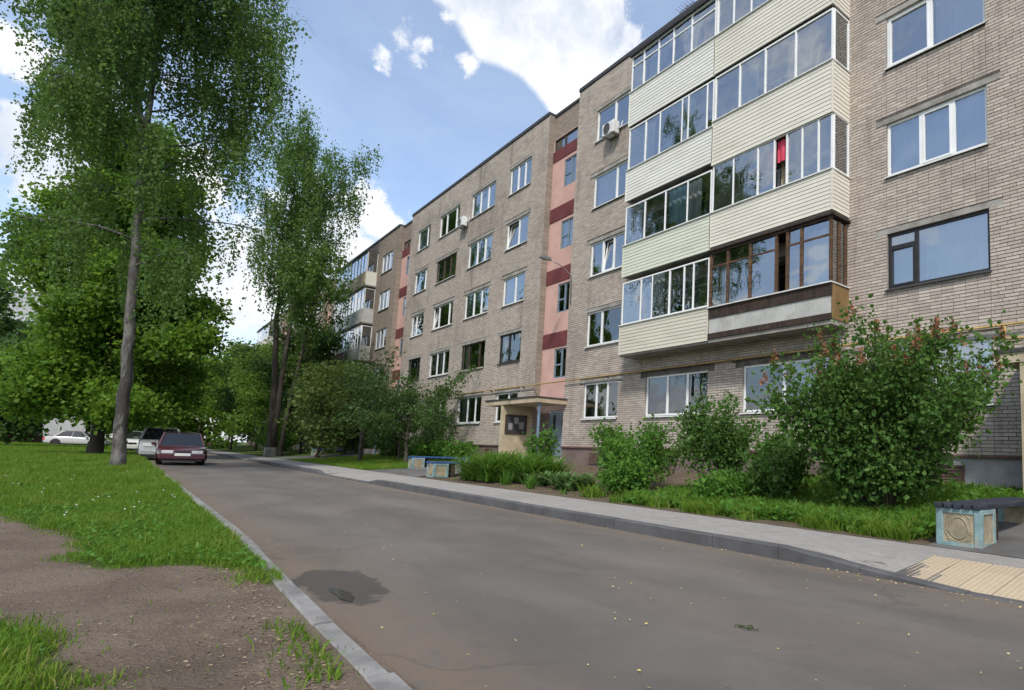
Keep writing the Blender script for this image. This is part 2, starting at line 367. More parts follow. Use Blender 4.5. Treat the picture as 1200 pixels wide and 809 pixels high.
def ground_mat(name, soil, soil2, green, green2):
    mt, N, out = base_mat(name)
    pos = N.new('ShaderNodeNewGeometry').outputs['Position']
    g = N.new('ShaderNodeAttribute', attribute_name='green').outputs['Fac']
    n1 = N.noise(pos, 1.3, 6, .65); n2 = N.noise(pos, 9, 5, .7); n3 = N.noise(pos, 60, 4, .7)
    sc = N.mix(N.ramp(n1, .35, .65), soil, soil2); sc = N.mix(N.ramp(n2, .5, .8, 0, .5), sc, tuple(c*.55 for c in soil))
    sc = N.mix(N.ramp(n3, .58, .75, 0, .55), sc, tuple(min(1, c*1.6) for c in soil))
    gc = N.mix(N.ramp(n2, .35, .7), green, green2)
    f = N.ramp(N.math('ADD', g, N.math('MULTIPLY', N.math('SUBTRACT', n2, .5), .7)), .4, .62)
    c = N.mix(f, sc, gc)
    p = N.new('ShaderNodeBsdfPrincipled', {'Base Color': c, 'Roughness': .95, 'Specular IOR Level': .15})
    sc2 = N.noise(pos, .7, 4, .6, .5); c = N.mix(N.math('MULTIPLY', N.ramp(sc2, .54, .70, 0, .42), N.math('SUBTRACT', 1.0, f)), c, (.062, .048, .038)); p.inputs['Base Color'].default_value = (0, 0, 0, 1); N.l.new(c, p.inputs['Base Color'])
    h = N.math('ADD', N.math('MULTIPLY', n2, 1.2), N.math('MULTIPLY', n3, .7))
    N.l.new(N.new('ShaderNodeBump', {'Height': h, 'Strength': 1.0, 'Distance': .045}).outputs[0], p.inputs['Normal'])
    N.l.new(p.outputs[0], out.inputs[0]); return mt
M['verge'] = ground_mat('verge_ground', (.225, .178, .140), (.165, .128, .099), (.055, .085, .02), (.085, .11, .03))
def grid_sheet(name, xs, ys, zf, gf, mt, kind='structure'):
    X, Y = np.meshgrid(xs, ys, indexing='ij'); Z = zf(X, Y)
    n, k = X.shape; me = bpy.data.meshes.new(name)
    v = np.stack([X, Y, Z], -1).reshape(-1, 3)
    i = np.arange(n*k).reshape(n, k)
    q = np.stack([i[:-1, :-1], i[1:, :-1], i[1:, 1:], i[:-1, 1:]], -1).reshape(-1, 4)
    me.from_pydata(v.tolist(), [], q.tolist()); me.materials.append(mt)
    a = me.attributes.new('green', 'FLOAT', 'POINT'); a.data.foreach_set('value', gf(X.ravel(), Y.ravel()).astype(np.float32))
    me.polygons.foreach_set('use_smooth', [True]*len(me.polygons)); me.update()
    o = link(name, me); tag(o, kind=kind); return o
one = lambda x, y: np.ones(len(x))
def soil_green(x, y):
    d = poly_dist(x, y, SOIL); ins = in_poly(x, y, SOIL)
    return np.clip(np.where(ins, .5-d*2.2, .5+d*2.2), 0, 1)
g = MB().quad((-700, -500, -.08), (500, -500, -.08), (500, 600, -.08), (-700, 600, -.08)).build('ground', M['verge']); tag(g, kind='structure')
a = g.data.attributes.new('green', 'FLOAT', 'POINT'); a.data.foreach_set('value', [1.]*4)
xs = np.concatenate([np.arange(-160, -40, 4), np.arange(-40, -14, .6), np.arange(-14, 3, .14), np.arange(3, 30, 2)])
ys = np.concatenate([np.arange(-60, -6, 4), np.arange(-6, -2, .4), np.arange(-2, KL-.29, .12), [KL-.29, KL-.12]])
grid_sheet('grass_verge', xs, ys, verge_z, soil_green, M['verge'])
def bed_green(x, y):
    gsp = np.where((x > -10.5) & (x < -3.6), sstep((x+10.5)/1.2)*.95, 0) + np.where(x < -25.3, .95, 0)
    gsp = np.where((x > -10.5) & (y < SW+.35+.12*np.sin(x*3)), gsp*.35, gsp)
    return np.clip(gsp, .0, 1)
def bed_top(x, y): return bed_z(y) + .02*np.sin(x*1.3+y)*np.cos(y*2.1-x*.6)*np.clip((y-SW)/.6, 0, 1)
xs = np.concatenate([np.arange(-160, -45, 5), np.arange(-45, -26, .8), np.arange(-26, 0, .18), np.arange(0, 30, 3)])
M['bed'] = ground_mat('bed_ground', (.165, .125, .090), (.125, .095, .07), (.05, .085, .02), (.075, .11, .03))
grid_sheet('front_garden', xs, np.concatenate([[SW], np.arange(SW+.02, WALL+.3, .2)]), bed_top, bed_green, M['bed'])

# asphalt
def asphalt_mat():
    mt, N, out = base_mat('asphalt')
    pos = N.new('ShaderNodeNewGeometry').outputs['Position']; s = N.new('ShaderNodeSeparateXYZ', {0: pos})
    big = N.noise(N.new('ShaderNodeVectorMath', {0: pos, 1: (.45, 1, 1)}, operation='MULTIPLY').outputs[0], .8, 6, .62, .4)
    mid = N.noise(pos, 5, 5, .7); fine = N.noise(pos, 160, 3, .75); agg = N.noise(pos, 420, 2, .7)
    c = N.mix(N.ramp(big, .35, .66), (.098, .089, .082), (.138, .122, .108))
    c = N.mix(N.ramp(mid, .5, .8, 0, .45), c, (.080, .073, .068))
    edge = N.math('MAXIMUM', N.ramp(s.outputs[1], KL+.9, KL, 0, 1), N.ramp(s.outputs[1], KR-.5, KR, 0, 1))   # dust swept against the kerbs
    c = N.mix(N.math('MULTIPLY', edge, N.ramp(mid, .3, .6, .1, .8)), c, (.165, .125, .095))
    c = N.mix(N.ramp(agg, .60, .74, 0, .6), c, (.26, .24, .22)); c = N.mix(N.ramp(fine, .55, .75, 0, .45), c, (.05, .046, .044))
    # damp patch round the puddle
    q = N.new('ShaderNodeVectorMath', {0: N.new('ShaderNodeVectorMath', {0: pos, 1: (-5.35, 1.42, 0)}, operation='SUBTRACT').outputs[0], 1: (1/.75, 1/.28, 0)}, operation='MULTIPLY').outputs[0]
    d = N.new('ShaderNodeVectorMath', {0: q}, operation='LENGTH').outputs['Value']
    damp = N.ramp(N.math('ADD', d, N.math('MULTIPLY', N.math('SUBTRACT', N.noise(pos, 3.2, 4, .6), .5), 1.6)), 1.05, .85)
    # cracks, a mended strip and the paler wheel tracks
    cw = N.new('ShaderNodeVectorMath', {0: pos, 1: N.new('ShaderNodeVectorMath', {0: N.new('ShaderNodeTexNoise', {'Vector': pos, 'Scale': 1.6, 'Detail': 5.}).outputs[1], 1: (.9, .9, .9)}, operation='MULTIPLY').outputs[0]}, operation='ADD').outputs[0]
    vo = N.new('ShaderNodeTexVoronoi', {'Vector': cw, 'Scale': .42}, feature='DISTANCE_TO_EDGE').outputs['Distance']
    crk = N.math('MULTIPLY', N.ramp(vo, .012, .002), N.ramp(N.noise(pos, .5, 3, .5), .50, .60))
    c = N.mix(N.math('MULTIPLY', crk, .28), c, (.05, .045, .042))
    track = N.math('ADD', N.ramp(N.math('ABSOLUTE', N.math('SUBTRACT', s.outputs[1], 2.55)), .45, .05), N.ramp(N.math('ABSOLUTE', N.math('SUBTRACT', s.outputs[1], 4.15)), .45, .05))
    c = N.mix(N.math('MULTIPLY', track, N.ramp(big, .3, .7, .12, .4)), c, (.165, .152, .142))
    grit = N.noise(pos, 75, 4, .8); c = N.mix(N.ramp(grit, .56, .70, 0, .5), c, (.21, .19, .17)); c = N.mix(N.ramp(grit, .44, .32, 0, .5), c, (.055, .05, .047))
    c = N.mix(N.math('MULTIPLY', damp, .6), c, (.036, .033, .034))
    rough = N.math('SUBTRACT', .88, N.math('MULTIPLY', damp, .58))
    p = N.new('ShaderNodeBsdfPrincipled', {'Base Color': c, 'Roughness': rough, 'Specular IOR Level': .3})
    N.l.new(N.new('ShaderNodeBump', {'Height': N.math('ADD', fine, N.math('MULTIPLY', agg, .6)), 'Strength': .55, 'Distance': .006}).outputs[0], p.inputs['Normal'])
    N.l.new(p.outputs[0], out.inputs[0]); return mt
M['asphalt'] = asphalt_mat()
rb = MB()
xs = np.arange(-170, 31, 2.0); ys = np.linspace(KL-.24, KR+.05, 14)
vs = [(x, y, .0015*math.sin(x*.7+y*1.9)*math.cos(y*1.1)) for x in xs for y in ys]; n = len(ys)
rb.add(vs, [(i*n+j, (i+1)*n+j, (i+1)*n+j+1, i*n+j+1) for i in range(len(xs)-1) for j in range(n-1)])
tag(rb.build('road', M['asphalt'], smooth=True), kind='structure')
def puddle_mat():
    mt, N, out = base_mat('puddle_water')
    p = N.new('ShaderNodeBsdfPrincipled', {'Base Color': (.018, .017, .016), 'Roughness': .12, 'Specular IOR Level': .6})
    N.l.new(p.outputs[0], out.inputs[0]); return mt
M['water'] = puddle_mat()
def puddle(cx, cy, rx, ry, seed):
    rr = random.Random(seed); ph = [rr.random()*6.28 for _ in range(3)]
    pts = []
    for k in range(36):
        t = 2*math.pi*k/36; r = 1+.22*math.sin(2*t+ph[0])+.14*math.sin(3*t+ph[1])+.07*math.sin(7*t+ph[2])
        pts.append((cx+rx*r*math.cos(t), cy+ry*r*math.sin(t), .0055))
    mb = MB().add(pts, [tuple(range(36))]); tag(mb.build('puddle', M['water']), kind='structure')
puddle(-4.98, 1.34, .20, .06, 3)

# kerbs of single stones
def kerb(name, xs, y0, y1, ztop, mt, seed, bend=lambda x: 0.):
    root = empty(name, (xs[0], (y0+y1)/2, 0)); tag(root, kind='structure'); rr = random.Random(seed)
    WORLD_ROOTS.add(root.name)
    for x0, x1 in zip(xs[:-1], xs[1:]):
        za, zb = ztop(x0), ztop(x1); dy = rr.uniform(-.006, .006); dz = rr.uniform(-.004, .004); gp = .006
        b = .014; x0 += gp; x1 -= gp
        v = []
        for x, z in ((x0, za+dz), (x1, zb+dz)):
            dy = bend(x)+(dy if x == x0 else dy-bend(x0))
            v += [(x, y0+dy, -.12), (x, y0+dy, z-b), (x, y0+dy+b, z), (x, y1+dy-b, z), (x, y1+dy, z-b), (x, y1+dy, -.12)]
        fs = [(i, i+1, i+7, i+6) for i in range(5)]+[(5, 4, 3, 2, 1, 0), (6, 7, 8, 9, 10, 11)]
        MB().add(v, fs).build('kerb_stone', mt, root)
def z_right(x):
    z = .15
    z -= .138*float(sstep((x+4.0)/1.5)) if x < 2 else 0
    z -= .118*float(sstep((x+19.6)/.9)*sstep((-23.9-x)/-.9*1.0)) if -25.2 < x < -18.4 and False else 0
    if -25.2 < x < -18.2:
        z = .15-.118*float(sstep(min((-18.2-x)/1.0, (x+25.2)/1.0)))
    if -47 < x < -40.5:
        z = .15-.118*float(sstep(min((-40.5-x)/1.0, (x+47)/1.0)))
    return z
kerb('kerb_beside_pavement', list(np.arange(-120.2, 14, 1.0)), KR, KR+.15, z_right, M['kerb_shaded'], 1)
kerb('kerb_beside_verge', list(np.arange(-120.9, -2.8, 1.0)), KL-.115, KL, lambda x: .096, M['kerb'], 2, bend=lambda x: -.15*float(sstep((x+9)/6.2)))
# the kerb ends in a stone turned towards the road
mb = MB().bbox(-.5, .5, -.07, .07, -.12, .09, .012); o = mb.build('kerb_end', M['kerb']); o.location = (-2.42, KL-.205, 0); o.rotation_euler.z = R(-1); tag(o, kind='structure')
mb = MB().bbox(-.5, .5, -.07, .07, -.12, .088, .012); o = mb.build('kerb_end', M['kerb']); o.location = (-1.43, KL-.18, 0); o.rotation_euler.z = R(4); tag(o, kind='structure')

# pavement of small concrete pavers on a bedding sheet
def pave_z(x, y):
    k = np.array([z_right(float(v)) for v in np.ravel(x)]).reshape(np.shape(x))
    f = np.clip((np.asarray(y)-KR-.15)/.9, 0, 1)
    return (k-.008)*(1-f)+.132*f
pv = empty('pavement', (-10, 6.4, .1)); WORLD_ROOTS.add(pv.name); tag(pv, kind='structure')
X, Y = np.meshgrid(np.arange(-160, 14.1, .5), np.array([KR+.15, KR+.5, KR+.8, 6.6, SW]), indexing='ij'); Z = pave_z(X, Y)-.006
Z = np.where(X < -30, Z+.006, Z)
n, k = X.shape; i = np.arange(n*k).reshape(n, k); q = np.stack([i[:-1, :-1], i[1:, :-1], i[1:, 1:], i[:-1, 1:]], -1).reshape(-1, 4)
M['bedding'] = mat('paving_sand', (.165, .155, .145), .95, .25, 3, bump=.4)
M['far_pave'] = mat('far_pavement', (.265, .253, .242), .9, .15, 2, stain=(.2, .19, .18), bump=.3)
bed = MB(); bed.add(np.stack([X, Y, Z], -1).reshape(-1, 3).tolist(), q.tolist())
bed.mi = [1 if X.ravel()[f[0]] < -29.9 else 0 for f in bed.f]
bed.build('bedding', [M['bedding'], M['far_pave']], pv)
PL, PW, GAP = .20, .10, .006
def paver_verts(x0, y0, x1, y1):
    c = [(x0, y0), (x1, y0), (x1, y1), (x0, y1)]
    zt = pave_z(np.array([p[0] for p in c]), np.array([p[1] for p in c]))
    zc = float(np.mean(zt)); sl = zt
    dz = random.uniform(-.0015, .0015); b = .004
    ins = [(x0+b, y0+b), (x1-b, y0+b), (x1-b, y1-b), (x0+b, y1-b)]
    return [(*p, z+dz) for p, z in zip(ins, sl)]+[(*p, z+dz-b) for p, z in zip(c, sl)]+[(*p, z+dz-.02) for p, z in zip(c, sl)]
PAT = [(0, 1, 2, 3), (4, 5, 1, 0), (5, 6, 2, 1), (6, 7, 3, 2), (7, 4, 0, 3), (8, 9, 5, 4), (9, 10, 6, 5), (10, 11, 7, 6), (11, 8, 4, 7)]
TX0, TX1, TY0, TY1 = -2.95, .65, KR+.16, KR+.16+.9        # tactile field
pavers = []
row = 0
for y in np.arange(KR+.16, SW-.02, PW):
    for x in np.arange(-30+(row % 2)*PL/2, 4, PL):
        x1_ = x+PL
        if x+PL > TX0 and x < TX1 and y < TY1-.02:
            if x > TX0-.04: continue
            x1_ = TX0
        pavers.append((x+GAP/2, y+GAP/2, x1_-GAP/2, min(y+PW, SW)-GAP/2))
    row += 1
pavers.sort(key=lambda p: (p[0]**2+p[1]**2) if p[0] < -1.55*1 else 1e6+p[0]**2)
shared = []
for p in pavers[:300]:
    v = np.array(paver_verts(*p)); c = v.mean(0)
    o = MB().add((v-c).tolist(), PAT).build('paving_block', M['paver'], pv); o.location = c - np.array(pv.location) if False else c
rest = np.array([paver_verts(*p) for p in pavers[300:]])
o = fast_mesh('paving_blocks', rest, 12, M['paver'], pv, RNG.random(len(rest)), PAT); tag(o, kind='stuff')
# tactile tiles
T = .30
tm = MB(); tm.bbox(0.004, T-.004, .004, T-.004, -.03, 0, .004)
for i in range(6):
    for j in range(6):
        cx, cy = T*(i+.5)/6, T*(j+.5)/6; r0, r1 = .017, .011
        v = [(cx+r0*math.cos(k*math.pi/3), cy+r0*math.sin(k*math.pi/3), 0) for k in range(6)]+[(cx+r1*math.cos(k*math.pi/3), cy+r1*math.sin(k*math.pi/3), .006) for k in range(6)]
        tm.add(v, [(k, (k+1) % 6, 6+(k+1) % 6, 6+k) for k in range(6)]+[tuple(range(6, 12))])
tile0 = None
for i in range(12):
    for j in range(3):
        x, y = TX0+i*T, TY0+j*T
        if tile0 is None: tile0 = tm.build('tactile_tile', M['tactile'], pv); o = tile0
        else: o = link('tactile_tile', tile0.data, pv)
        z0, z1 = float(pave_z(np.array([x+.15]), np.array([y]))[0]), float(pave_z(np.array([x+.15]), np.array([y+T]))[0])
        o.location = (x, y, z0); o.rotation_euler.x = math.atan2(z1-z0, T)
# asphalt and slab paths up to the doors
M['path'] = mat('path_asphalt', (.150, .145, .142), .9, .25, 1.5, stain=(.095, .09, .088), bump=.5, bscale=140)
def path(x0, x1, name='path'):
    mb = MB(); ys = [SW-.01]+list(np.arange(SW+.4, 12.6, .4))
    for a_, b_ in zip(ys[:-1], ys[1:]):
        mb.quad((x0, a_, float(bed_z(a_))+.035 if a_ > SW else .137), (x1, a_, float(bed_z(a_))+.035 if a_ > SW else .137), (x1, b_, float(bed_z(b_))+.035), (x0, b_, float(bed_z(b_))+.035))
    o = mb.build(name, M['path'], smooth=True); tag(o, kind='structure'); return o
path(-3.34, 1.5); path(-25.0, -20.0); path(-45.2, -40.2)

# ================================================================== APARTMENT BUILDING
ST, S1, H1 = 2.8, 2.405, 3.753           # storey, first sill, first head
PLZ, TOP = 1.31, 16.36                   # plinth top, wall top
RECESS = .30
PITCH_X = 19.75
bld = empty('apartment_building', (-30, WALL, 0)); WORLD_ROOTS.add(bld.name)
tag(bld, 'five storey brick apartment block with glazed balconies and pink stairwell strips', 'building')
COLS_BAL = dict(D=(-19.50, -17.32), E=(-15.77, -12.82), F=(-11.41, -8.55), R=(-6.95, -4.64))
COLS_PLAIN = dict(D=(-39.26, -37.16), E=(-35.71, -32.80), F=(-31.25, -28.40), R=(-26.87, -24.73))
def sill(k): return S1+ST*(k-1)
def head(k): return H1+ST*(k-1)
def wall_section(x0, x1, ops, mats, z0=PLZ, z1=TOP, y=WALL, depth=.13, room=1.6):
    """one sheet of wall with real openings, their reveals and a dim room behind each"""
    xs = sorted({x0, x1}|{v for o in ops for v in o[:2]}); zs = sorted({z0, z1}|{v for o in ops for v in o[2:4]})
    mb = MB()
    for xa, xb in zip(xs[:-1], xs[1:]):
        for za, zb in zip(zs[:-1], zs[1:]):
            cx, cz = (xa+xb)/2, (za+zb)/2
            if any(o[0] < cx < o[1] and o[2] < cz < o[3] for o in ops): continue
            mb.quad((xa, y, za), (xb, y, za), (xb, y, zb), (xa, y, zb))
    for a, b, c, d in ops:
        e = y+depth
        for q in (((a, y, c), (a, y, d), (a, e, d), (a, e, c)), ((b, y, d), (b, y, c), (b, e, c), (b, e, d)), ((a, y, d), (b, y, d), (b, e, d), (a, e, d)), ((b, y, c), (a, y, c), (a, e, c), (b, e, c))):
            mb.quad(*q, mi=1)
        e2 = e+.06; f = y+room; A, B, C_, D_ = a-.35, b+.35, c-.5, d+.2
        for q in (((A, f, C_), (B, f, C_), (B, f, D_), (A, f, D_)), ((A, e2, C_), (A, f, C_), (A, f, D_), (A, e2, D_)), ((B, f, C_), (B, e2, C_), (B, e2, D_), (B, f, D_)), ((A, e2, D_), (A, f, D_), (B, f, D_), (B, e2, D_)), ((A, f, C_), (A, e2, C_), (B, e2, C_), (B, f, C_))):
            mb.quad(*q, mi=2)
        # inner face of the wall round the opening keeps light out of the room
        for q in (((A, e2, C_), (A, e2, D_), (a, e2, D_), (a, e2, C_)), ((b, e2, C_), (b, e2, D_), (B, e2, D_), (B, e2, C_)), ((a, e2, d), (a, e2, D_), (b, e2, D_), (b, e2, d)), ((a, e2, C_), (a, e2, c), (b, e2, c), (b, e2, C_))):
            mb.quad(*q, mi=2)
    return mb.build('wall', mats, bld)
BH, BL, BG = .077, .262, .011
def brick_cells(x0, x1, holes, stack, z0=PLZ+.015, z1=TOP-.02):
    """every brick of a facade as (xa, xb, za, zb); stacked bond in the panels between windows, running bond elsewhere"""
    out = []; nrow = int((z1-z0)/BH)
    zones = []; cur = x0
    for a, b in sorted(stack):
        zones.append((cur, a, False)); zones.append((a, b, True)); cur = b
    zones.append((cur, x1, False))
    for r in range(nrow):
        za = z0+r*BH; zb = za+BH-BG
        hol = sorted((h[0], h[1]) for h in holes if h[2] < zb and h[3] > za)
        for a, b, st in zones:
            if b-a < .05: continue
            nb = max(1, round((b-a)/BL)); l = (b-a)/nb
            if st: off = 0 if r % 5 != 4 else .5
            else: off = (.5*(r % 2)+(.25 if (r//7) % 3 == 2 else 0)+random.uniform(-.06, .06)) % 1.0
            cuts = [a]+[a+l*(i+off) for i in range(nb+1) if a+.03 < a+l*(i+off) < b-.03]+[b]
            for ca, cb in zip(cuts[:-1], cuts[1:]):
                segs = [(ca+random.uniform(0, .002), cb-.0075)]
                for ha, hb in hol:
                    ns = []
                    for sa, sb in segs:
                        if hb <= sa or ha >= sb: ns.append((sa, sb)); continue
                        if ha-sa > .025: ns.append((sa, ha))
                        if sb-hb > .025: ns.append((hb, sb))
                    segs = ns
                out += [(sa, sb, za, zb) for sa, sb in segs if sb-sa > .02]
    return out
BPAT = [(0, 1, 2, 3), (4, 5, 1, 0), (5, 6, 2, 1), (6, 7, 3, 2), (7, 4, 0, 3)]
def brick_verts(cells, y):
    c = np.array(cells); n = len(c); d = .006+RNG.random(n)*.004; t = .003
    v = np.zeros((n, 8, 3))
    for i, (a, b) in enumerate(((0, 2), (1, 2), (1, 3), (0, 3))):
        sx = t if a == 0 else -t; sz = t if b == 2 else -t
        v[:, i, 0] = c[:, a]+sx; v[:, i, 2] = c[:, b]+sz; v[:, i, 1] = y-d
        v[:, i+4, 0] = c[:, a]; v[:, i+4, 2] = c[:, b]; v[:, i+4, 1] = y+.0005
    return v
def lay_bricks(wall, cells, y=WALL, single=0):
    cells = sorted(cells, key=lambda c: (c[0]+3.0)**2+(c[2]-3.0)**2*.6)
    def seen(c): return c[0] < -4.0 and not (-17.5 < c[0] < -4.2 and c[2] < 3.9)
    if single:
        vis = [c for c in cells if seen(c) and c[1]-c[0] > .1]; near = vis[:single]; ns = set(near)
        cells = [c for c in cells if c not in ns]; meshes = {}
        for c in near:
            key = (round(c[1]-c[0], 2), round(c[3]-c[2], 3))
            if key not in meshes:
                vv = brick_verts([(-key[0]/2, key[0]/2, -key[1]/2, key[1]/2)], 0)[0]
                o = MB().add(vv.tolist(), BPAT).build('brick', M['brick'], wall); meshes[key] = o.data
            else: o = link('brick', meshes[key], wall)
            o.location = ((c[0]+c[1])/2, y-random.uniform(0, .003), (c[2]+c[3])/2)
    o = fast_mesh('bricks', brick_verts(cells, y), 8, M['brick'], wall, RNG.random(len(cells)), BPAT); tag(o, kind='stuff')

# ---- windows: frame mesh > panes, sill, curtain
def window(xa, xb, za, zb, kind='white', splits=None, y=WALL+.06, parent=None, curtain=None, sill_on=True, tilt=None, transom=None, glass='pane', fw=.06, name='window', casement=None):
    fm = M[{'white': 'pvc', 'old': 'old_white', 'black': 'black_frame', 'brown': 'brown_frame', 'blue': 'blue_frame'}[kind]]
    splits = splits or []; d0, d1 = y, y+.06
    mb = MB(); mb.box(xa, xa+fw, d0, d1, za, zb).box(xb-fw, xb, d0, d1, za, zb).box(xa+fw, xb-fw, d0, d1, zb-fw, zb).box(xa+fw, xb-fw, d0, d1, za, za+fw)
    es = [xa]+[xa+(xb-xa)*s for s in splits]+[xb]
    for e in es[1:-1]: mb.box(e-.045, e+.045, d0-.003, d1, za+fw, zb-fw)
    lights = []
    for i, (p, q) in enumerate(zip(es[:-1], es[1:])):
        a, b = p+(fw if i == 0 else .045), q-(fw if i == len(es)-2 else .045)
        c, d = za+fw, zb-fw
        tr = transom.get(i) if transom else None
        if tr: 
            zt = c+(d-c)*tr; mb.box(a, b, d0+.002, d1, zt-.035, zt+.035); lights += [(a, b, c, zt-.035, i), (a, b, zt+.035, d, -1)]
        else: lights.append((a, b, c, d, i))
    o = mb.build(name, fm, parent or bld)
    for a, b, c, d, i in lights:
        if tilt is not None and i == tilt:                      # a sash tilted inwards at the top
            pm = MB(); s_ = .05; h = d-c; lean = .16
            for bx in ((a, a+s_, c, d), (b-s_, b, c, d), (a+s_, b-s_, c, c+s_), (a+s_, b-s_, d-s_, d)):
                v = []
                for z in bx[2:]:
                    for yy in (d0+.0, d0+.045):
                        for x in bx[:2]: v.append((x, yy+lean*(z-c)/h, z))
                pm.add(v, [(0, 2, 3, 1), (4, 5, 7, 6), (0, 1, 5, 4), (2, 6, 7, 3), (0, 4, 6, 2), (1, 3, 7, 5)])
            pm.build('tilted_sash', fm, o)
            MB().quad((a+s_, d0+.02+lean*s_/h, c+s_), (b-s_, d0+.02+lean*s_/h, c+s_), (b-s_, d0+.02+lean*(h-s_)/h, d-s_), (a+s_, d0+.02+lean*(h-s_)/h, d-s_)).build('pane', M[glass], o)
            continue
        s_ = .04 if (casement and i in casement) else 0
        if s_:
            cm = MB(); cm.box(a, a+s_, d0-.012, d0+.045, c, d).box(b-s_, b, d0-.012, d0+.045, c, d).box(a+s_, b-s_, d0-.012, d0+.045, c, c+s_).box(a+s_, b-s_, d0-.012, d0+.045, d-s_, d); cm.build('sash', fm, o)
        t = random.uniform(-.004, .004); u_ = random.uniform(-.004, .004)
        MB().quad((a+s_, d0+.03+t, c+s_), (b-s_, d0+.03-t, c+s_), (b-s_, d0+.03-t+u_, d-s_), (a+s_, d0+.03+t+u_, d-s_)).build('pane', M[glass], o)
    if sill_on:
        MB().prism([(y+.02, za), (y+.02, za-.012), (WALL-.075, za-.035), (WALL-.075, za-.065), (WALL-.06, za-.065), (WALL-.06, za-.028), (y+.02, za+.0)], 'x', xa-.03, xb+.03).build('sill', M['white_metal'] if kind != 'black' else M['dark_steel'], o)
    if curtain:
        cm_, frac0, frac1, low = curtain
        pts = np.linspace(xa+(xb-xa)*frac0, xa+(xb-xa)*frac1, 26); mb = MB(); zt = zb-.02; zl = za+(zb-za)*low
        for i in range(25):
            ya, yb = y+.16+.03*math.sin(i*1.9), y+.16+.03*math.sin((i+1)*1.9)
            mb.quad((pts[i], ya, zl), (pts[i+1], yb, zl), (pts[i+1], yb, zt), (pts[i], ya, zt))
        mb.build('curtain', M[cm_], o, smooth=True)
    return o
def lintel(xa, xb, z, ext=.28):
    MB().box(xa-ext, xb+ext, WALL-.006, WALL+.03, z+.002, z+.135).build('lintel', M['concrete'], bld)

TWO, THREE = [.5], [.36, .68]
# ---- section with the near balconies
opsA = [(a, b, sill(k), head(k)) for c, (a, b) in COLS_BAL.items() for k in range(1, 6)]
wallA = wall_section(-20.87, -3.53, opsA, [M['mortar'], M['concrete'], M['interior']])
holes = [(a-.28, b+.28, z2, z2+.137) for a, b, z1, z2 in opsA]+[(a, b, z1-.03, z2) for a, b, z1, z2 in opsA]
holesA = holes
lay_bricks(wallA, brick_cells(-20.87, -3.53, holes, [COLS_BAL['D'], COLS_BAL['R'], COLS_BAL['E'], COLS_BAL['F']]), single=300)
cfgA = {('R', 5): dict(splits=[.5]), ('R', 4): dict(splits=[.47], tilt=None, casement=[0], curtain=('curtain', .5, .98, .02)),
        ('R', 3): dict(splits=THREE, casement=[1], curtain=('curtain_blue', .02, .98, .02)),
        ('R', 2): dict(kind='black', splits=[.30], transom={0: .78}, casement=[0], curtain=('curtain', .03, .97, .0)),
        ('R', 1): dict(splits=[.5], curtain=('curtain', .4, .98, .05)),
        ('D', 5): dict(splits=[.55]), ('D', 4): dict(splits=[.68], curtain=('curtain', .05, .6, .1)),
        ('D', 3): dict(splits=THREE, tilt=1), ('D', 2): dict(splits=[.42], glass='pane_dim'),
        ('D', 1): dict(splits=THREE, glass='pane_dim', curtain=('curtain_beige', .4, .62, .05)),
        ('E', 1): dict(splits=THREE, glass='pane_dim'), ('F', 1): dict(splits=[.5], glass='pane_dim', curtain=('curtain', .52, .98, .02))}
for c, (a, b) in COLS_BAL.items():
    for k in range(1, 6):
        cf = cfgA.get((c, k), dict(splits=[.4], glass='pane_dim', kind='white' if k != 2 or c == 'E' else 'brown', curtain=('curtain', .05, .35, .05) if k % 2 else None))
        window(a, b, sill(k), head(k), **cf)
        if c in 'DR' : lintel(a, b, head(k), .3)
# ---- section without balconies
opsB = [(a, b, sill(k), head(k)) for c, (a, b) in COLS_PLAIN.items() for k in range(1, 6)]
wallB = wall_section(-40.62, -23.28, opsB, [M['mortar'], M['concrete'], M['interior']])
holes = [(a-.18, b+.18, z2, z2+.137) for a, b, z1, z2 in opsB]+[(a, b, z1-.03, z2) for a, b, z1, z2 in opsB]
lay_bricks(wallB, brick_cells(-40.62, -23.28, holes, list(COLS_PLAIN.values())))
cfgB = {('R', 5): dict(splits=THREE), ('R', 4): dict(splits=[.55], tilt=0), ('R', 3): dict(splits=[.55]), ('R', 2): dict(kind='black', splits=[.42], glass='pane_dim', curtain=('curtain', .05, .35, .05)),
        ('R', 1): dict(splits=[.55], glass='pane_dim'),
        ('F', 5): dict(splits=THREE), ('F', 4): dict(splits=THREE, curtain=('curtain_beige', .7, .98, .05)), ('F', 3): dict(splits=THREE, curtain=('curtain_blue', .05, .3, .1)),
        ('F', 2): dict(kind='brown', splits=[.30, .74], glass='pane_dim', curtain=('curtain', .05, .28, .05)), ('F', 1): dict(splits=[.4, .72], glass='pane_dim', curtain=('curtain', .05, .4, .0)),
        ('E', 5): dict(splits=[.33, .8]), ('E', 4): dict(kind='brown', splits=THREE), ('E', 3): dict(splits=[.28, .78], tilt=0), ('E', 2): dict(splits=THREE, curtain=('curtain', .35, .7, .1), glass='pane_dim'), ('E', 1): dict(splits=THREE, glass='pane_dim'),
        ('D', 5): dict(splits=[.72], curtain=('curtain', .05, .7, .05)), ('D', 4): dict(splits=[.8], curtain=('curtain', .05, .8, .05)), ('D', 3): dict(splits=[.35]), ('D', 2): dict(kind='black', splits=[.7], glass='pane_dim'), ('D', 1): dict(splits=[.5], glass='pane_dim')}
for c, (a, b) in COLS_PLAIN.items():
    for k in range(1, 6):
        window(a, b, sill(k), head(k), **cfgB[c, k]); lintel(a, b, head(k), .18)
